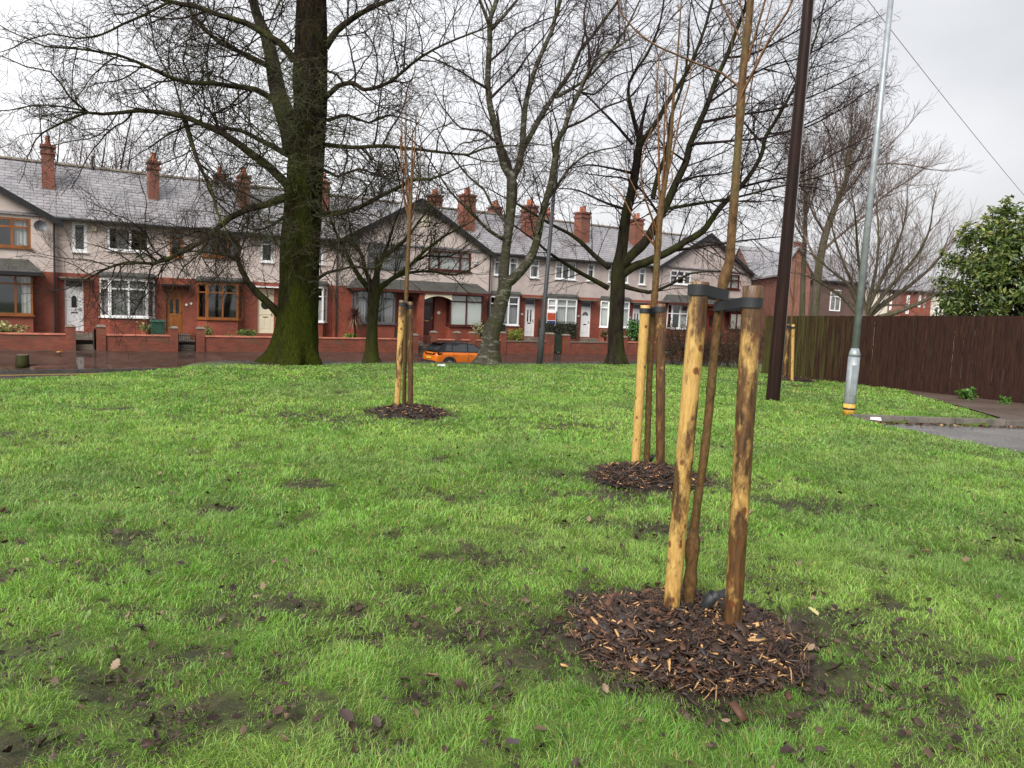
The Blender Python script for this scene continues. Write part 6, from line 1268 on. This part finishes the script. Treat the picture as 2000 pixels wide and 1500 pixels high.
# ------------------------------------------------------------------ the orange car
def car():
    t = thing('parked_car', 'bright orange small suv with a black roof parked across the street behind the birch', 'car', W(15.05, 6.75, -1.54 + rz(17)), SA); L = 4.1; t.scale = (.93, .93, .90); W_ = .86
    st = [(0.0, .80, .42, .74), (.05, .84, .33, .92), (.25, .865, .30, .97), (.7, .87, .27, .99), (1.6, .875, .27, .98), (2.7, .875, .27, .97), (3.1, .87, .28, .96), (3.55, .86, .28, .91), (3.9, .80, .32, .82), (4.05, .70, .38, .70), (4.1, .58, .44, .60)]
    V = []; F = []; k = 14
    for x, w, lo, tp in st:
        h = tp - lo; half = [(0, lo), (w * .8, lo), (w * .96, lo + .05), (w, lo + h * .28), (w * .975, lo + h * .45), (w, lo + h * .72), (w * .95, tp - .03), (w * .80, tp)]
        ring = [(x, -y, z) for y, z in half] + [(x, y, z) for y, z in half[::-1][:-1]]; k = len(ring); V += ring
    n = len(st)
    for i in range(n - 1):
        for j in range(k): F.append((i * k + j, i * k + (j + 1) % k, (i + 1) * k + (j + 1) % k, (i + 1) * k + j))
    F.append(tuple(range(k))); F.append(tuple(range((n - 1) * k, n * k))); m = MB(); m.v = V; m.f = F; body = m.build('body', M['orange'], t, True)
    gs = [(.10, .70, .97, .99), (.42, .66, .97, 1.40), (.62, .64, .97, 1.49), (1.2, .64, .97, 1.53), (2.0, .63, .97, 1.51), (2.45, .62, .97, 1.42), (3.15, .70, .96, .985)]
    V = []; F = []
    for x, w, zb, zt in gs:
        wb = .80; ring = [(x, -wb, zb), (x, -(wb * .35 + w * .65), zb + (zt - zb) * .6), (x, -w, zt - .02 * (zt > 1.1)), (x, -w * .8, zt), (x, w * .8, zt), (x, w, zt - .02 * (zt > 1.1)), (x, wb * .35 + w * .65, zb + (zt - zb) * .6), (x, wb, zb)]; V += ring
    k = 8
    for i in range(len(gs) - 1):
        for j in range(k - 1): F.append((i * k + j, i * k + j + 1, (i + 1) * k + j + 1, (i + 1) * k + j))
    m = MB(); m.v = V; m.f = F; m.build('cabin', M['gloss_black'], t)
    Y = lambda z: .80 - (z - .97) * (.17 / .52)
    def win(pts, nm='side_window'):
        for s in (-1, 1): MB().poly([(x, s * (Y(z) + .006), z) for x, z in pts][::s]).build(nm, M['carglass'], t)
    win([(1.95, 1.02), (2.85, 1.02), (2.35, 1.38), (1.98, 1.42)]); win([(1.0, 1.02), (1.86, 1.02), (1.89, 1.42), (1.05, 1.42)]); win([(.55, 1.06), (.93, 1.02), (.97, 1.41), (.68, 1.38)])
    MB().poly([(.13, -.60, 1.05), (.13, .60, 1.05), (.40, .55, 1.36), (.40, -.55, 1.36)][::-1]).build('rear_window', M['carglass'], t); MB().hexa([(.30, -.60, 1.43), (.72, -.60, 1.50), (.72, .60, 1.50), (.30, .60, 1.43), (.30, -.60, 1.455), (.72, -.60, 1.515), (.72, .60, 1.515), (.30, .60, 1.455)]).build('spoiler', M['gloss_black'], t)
    for s in (-1, 1):
        MB().tube([(.75, s * .60, 1.53), (.85, s * .61, 1.57), (1.9, s * .60, 1.565), (2.0, s * .59, 1.53)], .016, 6).build('roof_rail', M['gloss_black'], t)
        for x in (.78, 3.28):
            w = MB(); 
            for r0, r1, d0, d1 in ((.33, .33, .0, .20),): w.tube([(x, s * .68, .325), (x, s * .70, .325), (x, s * .865, .325), (x, s * .885, .325)], [.29, .325, .325, .29], 24)
            wh = w.build('wheel', M['rubber'], t, False); MB().tube([(x, s * .80, .325), (x, s * .89, .325)], [.21, .20], 20).build('rim', M['lead'], wh); a = MB()
            for q in range(-1, 11):
                a0, a1 = math.pi * q / 10, math.pi * (q + 1) / 10; P = lambda r, an, yy: (x + r * math.cos(an), s * yy, .325 + r * math.sin(an)); a.hexa([P(.345, a0, .84), P(.345, a1, .84), P(.345, a1, .892), P(.345, a0, .892), P(.44, a0, .84), P(.44, a1, .84), P(.43, a1, .89), P(.43, a0, .89)])
            a.build('arch_trim', M['trim'], t)
            MB().tube([(x, s * .70, .325), (x, s * .86, .325)], .37, 20).build('arch_well', M['trim'], t)
        MB().box(1.22, 2.85, s * .862, s * .884, .27, .40).build('sill_trim', M['trim'], t)
        MB().hexa([(-.012, s * .44, .80), (.10, s * .85, .82), (.30, s * .875, .86), (.02, s * .45, .86), (.02, s * .44, .92), (.08, s * .845, .93), (.36, s * .862, .93), (.05, s * .45, .93)]).build('tail_light', M['tail'], t)
        MB().hexa([(3.72, s * .80, .70), (3.98, s * .72, .66), (4.06, s * .55, .66), (3.9, s * .6, .70), (3.66, s * .82, .82), (3.95, s * .74, .78), (4.02, s * .56, .76), (3.85, s * .6, .82)]).build('headlight', M['plastic'], t)
        MB().box(2.62, 2.80, s * .84, s * 1.0, 1.0, 1.12).build('wing_mirror', M['gloss_black'], t)
        for x in (1.05, 1.98): MB().box(x, x + .17, s * .876, s * .895, .80, .83).build('door_handle', M['orange'], t)
        for x in (.98, 1.90, 2.78): MB().box(x, x + .012, s * .868, s * .879, .42, .95).build('door_seam', M['trim'], t)
    MB().box(-.03, .06, -.72, .72, .30, .50).build('rear_bumper', M['trim'], t); MB().box(-.045, -.032, -.55, .55, .33, .365).build('bumper_strip', M['white'], t); MB().box(-.03, -.004, -.44, .44, .83, .88).build('light_bar', M['gloss_black'], t)
    MB().box(-.03, -.012, -.26, .26, .60, .71).build('number_plate', M['plate'], t)
# ------------------------------------------------------------------ buildings beyond
def far_house(label, xl, xr, yb, ye, yr, Y, depth, mat, roofm, wins=(), gable=False, skew=0., cat='house', grp=None, winm='white', chim=()):
    a, b = at(xl, yb, Y), at(xr, yb, Y + skew); ze = at((xl + xr) / 2, ye, Y + skew / 2).z; zr = at((xl + xr) / 2, yr, Y + skew / 2 + (0 if gable else depth / 2)).z; w = (Vector((b.x, b.y, 0)) - Vector((a.x, a.y, 0))).length
    t = thing('distant_house', label, cat, (a.x, a.y, -1.2), math.atan2(b.y - a.y, b.x - a.x), grp); z0 = 0; ze += 1.2; zr += 1.2
    m = MB().poly([(0, 0, z0), (w, 0, z0), (w, 0, ze), (w / 2, 0, zr), (0, 0, ze)] if gable else [(0, 0, z0), (w, 0, z0), (w, 0, ze), (0, 0, ze)])
    m.poly([(0, 0, z0), (0, depth, z0), (0, depth, ze), (0, 0, ze)] if gable else [(0, 0, z0), (0, depth, z0), (0, depth, ze), (0, depth / 2, zr), (0, 0, ze)]); m.poly([(w, 0, z0), (w, depth, z0), (w, depth, ze), (w, 0, ze)] if gable else [(w, 0, z0), (w, depth, z0), (w, depth, ze), (w, depth / 2, zr), (w, 0, ze)]); m.poly([(0, depth, z0), (w, depth, z0), (w, depth, ze), (0, depth, ze)])
    m.build('wall', mat, t); r = MB(); o = .25
    if gable:
        for s in (0, 1): x = -o if not s else w + o; zz = ze - o * (zr - ze) / (w / 2); r.hexa([(w / 2, -o, zr), (x, -o, zz), (x, depth, zz), (w / 2, depth, zr), (w / 2, -o, zr + .12), (x, -o, zz + .12), (x, depth, zz + .12), (w / 2, depth, zr + .12)])
    else:
        k = (zr - ze) / (depth / 2); r.hexa([(-.1, -o, ze - o * k), (w + .1, -o, ze - o * k), (w + .1, depth / 2, zr), (-.1, depth / 2, zr), (-.1, -o, ze - o * k + .12), (w + .1, -o, ze - o * k + .12), (w + .1, depth / 2, zr + .12), (-.1, depth / 2, zr + .12)]); r.poly([(-.1, depth / 2 + .003, zr + .1), (w + .1, depth / 2 + .003, zr + .1), (w + .1, depth + o, ze - o * k), (-.1, depth + o, ze - o * k)])
    roof = r.build('roof', roofm, t)
    for px0, px1, py0, py1 in wins:
        p, q = at(px0, py1, Y), at(px1, py0, Y); x0 = p.x - a.x; x1 = q.x - a.x; za, zb = p.z + 1.2, q.z + 1.2; f = MB(); e = .002; bb = .09
        f.box(x0, x0 + bb, -.05, -.004, za, zb); f.box(x1 - bb, x1, -.05, -.004, za, zb); f.box(x0 + bb + e, x1 - bb - e, -.05, -.004, za, za + bb); f.box(x0 + bb + e, x1 - bb - e, -.05, -.004, zb - bb, zb); f.box(x0 + bb + e, x1 - bb - e, -.045, -.004, za + (zb - za) * .66, za + (zb - za) * .66 + bb * .7)
        if x1 - x0 > .9: f.box((x0 + x1) / 2 - .03, (x0 + x1) / 2 + .03, -.042, -.004, za + bb + e, za + (zb - za) * .66 - e)
        fo = f.build('window', M[winm], t); MB().box(x0 + bb * .5, x1 - bb * .5, -.02, -.006, za + bb * .5, zb - bb * .5).build('pane', M['farglass'], fo)
    for cx, cw, ch in chim: MB().box(w * cx - cw / 2, w * cx + cw / 2, depth / 2 - cw / 2, depth / 2 + cw / 2, zr - .5, zr + ch).build('chimney', M['chimney'], roof)
    MB().box(0, w, -o - .1, -o - .003, ze - o * (0 if gable else k) - .1, ze - o * (0 if gable else k) + .02).build('gutter', M['black'], t) if not gable else None
    return t
def far_buildings():
    g = 'houses beyond the fence'
    far_house('red brick house with a drainpipe left of the wooden pole, beyond the terrace', 1464, 1528, 660, 541, 486, 64, 9, M['brick_far'], M['slate'], [(1507, 1513, 551, 569)], grp=g)
    far_house('red brick gable seen between the wooden pole and the thin pale tree', 1516, 1574, 660, 530, 484, 53, 7, M['brick_far'], M['slate'], [], True, grp=g)
    far_house('dark brown house with one tall white window above the fence', 1566, 1682, 660, 546, 500, 62, 7, M['brick_brown'], M['slate'], [(1627, 1655, 566, 607), (1575, 1584, 541, 550), (1591, 1600, 556, 568), (1589, 1598, 586, 601)], skew=1.5, grp=g, chim=[(.2, .8, 1.)])
    far_house('cream-painted end house beyond the fence, behind the broad low tree', 1692, 1728, 660, 564, 540, 68, 9, M['creamwall'], M['slate'], [(1722, 1727, 572, 598)], grp=g)
    far_house('dark red brick house between the cream end house and the bright red one', 1728, 1754, 660, 565, 541, 68, 9, M['brick_far'], M['slate'], [(1736, 1743, 575, 606)], grp=g)
    far_house('bright red-painted brick house beyond the fence, three narrow windows', 1754, 1812, 660, 567, 543, 68, 9, M['brick'], M['slate'], [(1768, 1777, 577, 613), (1792, 1799, 577, 600), (1803, 1808, 577, 603)], grp=g)
    far_house('cream house beyond the fence, partly behind the evergreen', 1812, 1900, 660, 571, 545, 68, 9, M['creamwall'], M['slate'], [(1822, 1834, 598, 610), (1838, 1848, 580, 592)], grp=g)
# ------------------------------------------------------------------ light, sky, camera
def world():
    w = bpy.data.worlds.new('World'); SC.world = w; w.use_nodes = True; nt = w.node_tree; bg = nt.nodes['Background']
    sky = N(nt, 'ShaderNodeTexSky'); sky.sky_type = 'NISHITA'; sky.sun_disc = False; sky.sun_elevation = math.radians(38); sky.sun_rotation = math.radians(200); sky.air_density = 2; sky.dust_density = 6
    sk = mixc(nt, 1, sky.outputs[0], (.10, .10, .10), 'MULTIPLY')
    co = N(nt, 'ShaderNodeTexCoord').outputs['Generated']; mp = N(nt, 'ShaderNodeMapping'); mp.inputs['Scale'].default_value = (1, 1, 2.2); nt.links.new(co, mp.inputs[0])
    f = noise(nt, mp.outputs[0], 1.9, 5, .5)
    sx = N(nt, 'ShaderNodeSeparateXYZ'); nt.links.new(co, sx.inputs[0])
    a = N(nt, 'ShaderNodeMath', operation='MULTIPLY_ADD'); a.inputs[1].default_value = -.34; a.inputs[2].default_value = .45; nt.links.new(sx.outputs[0], a.inputs[0])
    b = N(nt, 'ShaderNodeMath', operation='MULTIPLY_ADD'); b.inputs[1].default_value = .6; nt.links.new(f, b.inputs[0]); nt.links.new(a.outputs[0], b.inputs[2])
    cl = ramp(nt, b.outputs[0], [(.46, (.225, .228, .237)), (.70, (.335, .335, .35)), (.95, (.44, .44, .455))])
    nt.links.new(mixc(nt, .94, sk, cl), bg.inputs['Color']); bg.inputs['Strength'].default_value = 1.0
    l = bpy.data.lights.new('sun', 'SUN'); l.energy = SUN; l.angle = math.radians(32); l.color = (1, .97, .93); o = bpy.data.objects.new('sun', l); COL.objects.link(o)
    o.rotation_euler = (math.radians(48), 0, math.radians(-22))
def camera():
    c = bpy.data.cameras.new('camera'); c.sensor_width = 36; c.lens = 36 * FPX / 2000; c.clip_end = 3000; c.clip_start = .05; o = bpy.data.objects.new('camera', c); COL.objects.link(o)
    m = Matrix((RT, UP, -FW)).transposed().to_4x4(); m.translation = (0, 0, CH); o.matrix_world = m; SC.camera = o
SUN = 1.5
M['greydish'] = plain('grey_dish', (.085, .088, .095), .5, var=.1); M['darkwood'] = plain('dark_wood', (.04, .028, .02), .6, var=.4); M['greenwood'] = plain('dark_green_wood', (.018, .03, .016), .5, var=.3)
M['bin'] = plain('green_bin', (.018, .07, .045), .45, var=.1); M['signblue'] = plain('sign_blue', (.03, .035, .14), .4); M['signred'] = plain('sign_red', (.36, .06, .03), .4, var=.4, sc=12)
M['hedgetwig'] = barkmat('hedge_twig', (.035, .024, .018), (.10, .07, .05), (.1, .1, .03), .1); M['galv'] = plain('galvanised_steel', (.30, .33, .345), .45, .35, var=.22, sc=7, bmp=.1); M['darkgalv'] = plain('dark_grey_steel', (.075, .08, .085), .45, .2, var=.2)
M['yellowband'] = plain('yellow_band', (.62, .35, .05), .5, var=.35, sc=9); M['polewood'] = barkmat('creosoted_pole', (.007, .005, .005), (.034, .015, .011), (.02, .015, .012), .0, 1.2, .05, .4, .6)
M['lichen'] = barkmat('lichen_twig', (.030, .028, .018), (.095, .095, .055), (.14, .16, .06), .35, 1); M['orange'] = plain('orange_paint', (.62, .15, .008), .22, var=.04, sc=2); M['gloss_black'] = plain('gloss_black', (.012, .012, .014), .12, var=.1); M['trim'] = plain('black_trim', (.02, .02, .021), .6); M['tail'] = plain('tail_lens', (.05, .006, .006), .12, var=.2); M['plate'] = plain('yellow_plate', (.70, .46, .06), .4, var=.1)
M['carglass'] = plain('car_glass', (.03, .034, .036), .04, var=.1, spec=1.); M['farglass'] = plain('far_pane', (.16, .165, .16), .15, var=.5, sc=2); M['creamwall'] = plain('cream_wall', (.58, .54, .45), .8, var=.08, sc=1)
plantings(); terrain(); grass(); crumbs(); leaves(); build_plantings()
terrace(); boundaries(); greenery(); fence(); poles(); car(); far_buildings()
oak(); street_trees(); background_trees()
world(); camera()
SC.view_settings.view_transform = 'Standard'; SC.view_settings.look = 'None'; SC.view_settings.gamma = 1; SC.view_settings.exposure = 1.48
SC.cycles.use_denoising = True; SC.cycles.max_bounces = 7; SC.cycles.diffuse_bounces = 3; SC.cycles.glossy_bounces = 3; SC.cycles.transparent_max_bounces = 10; SC.cycles.caustics_reflective = False; SC.cycles.caustics_refractive = False
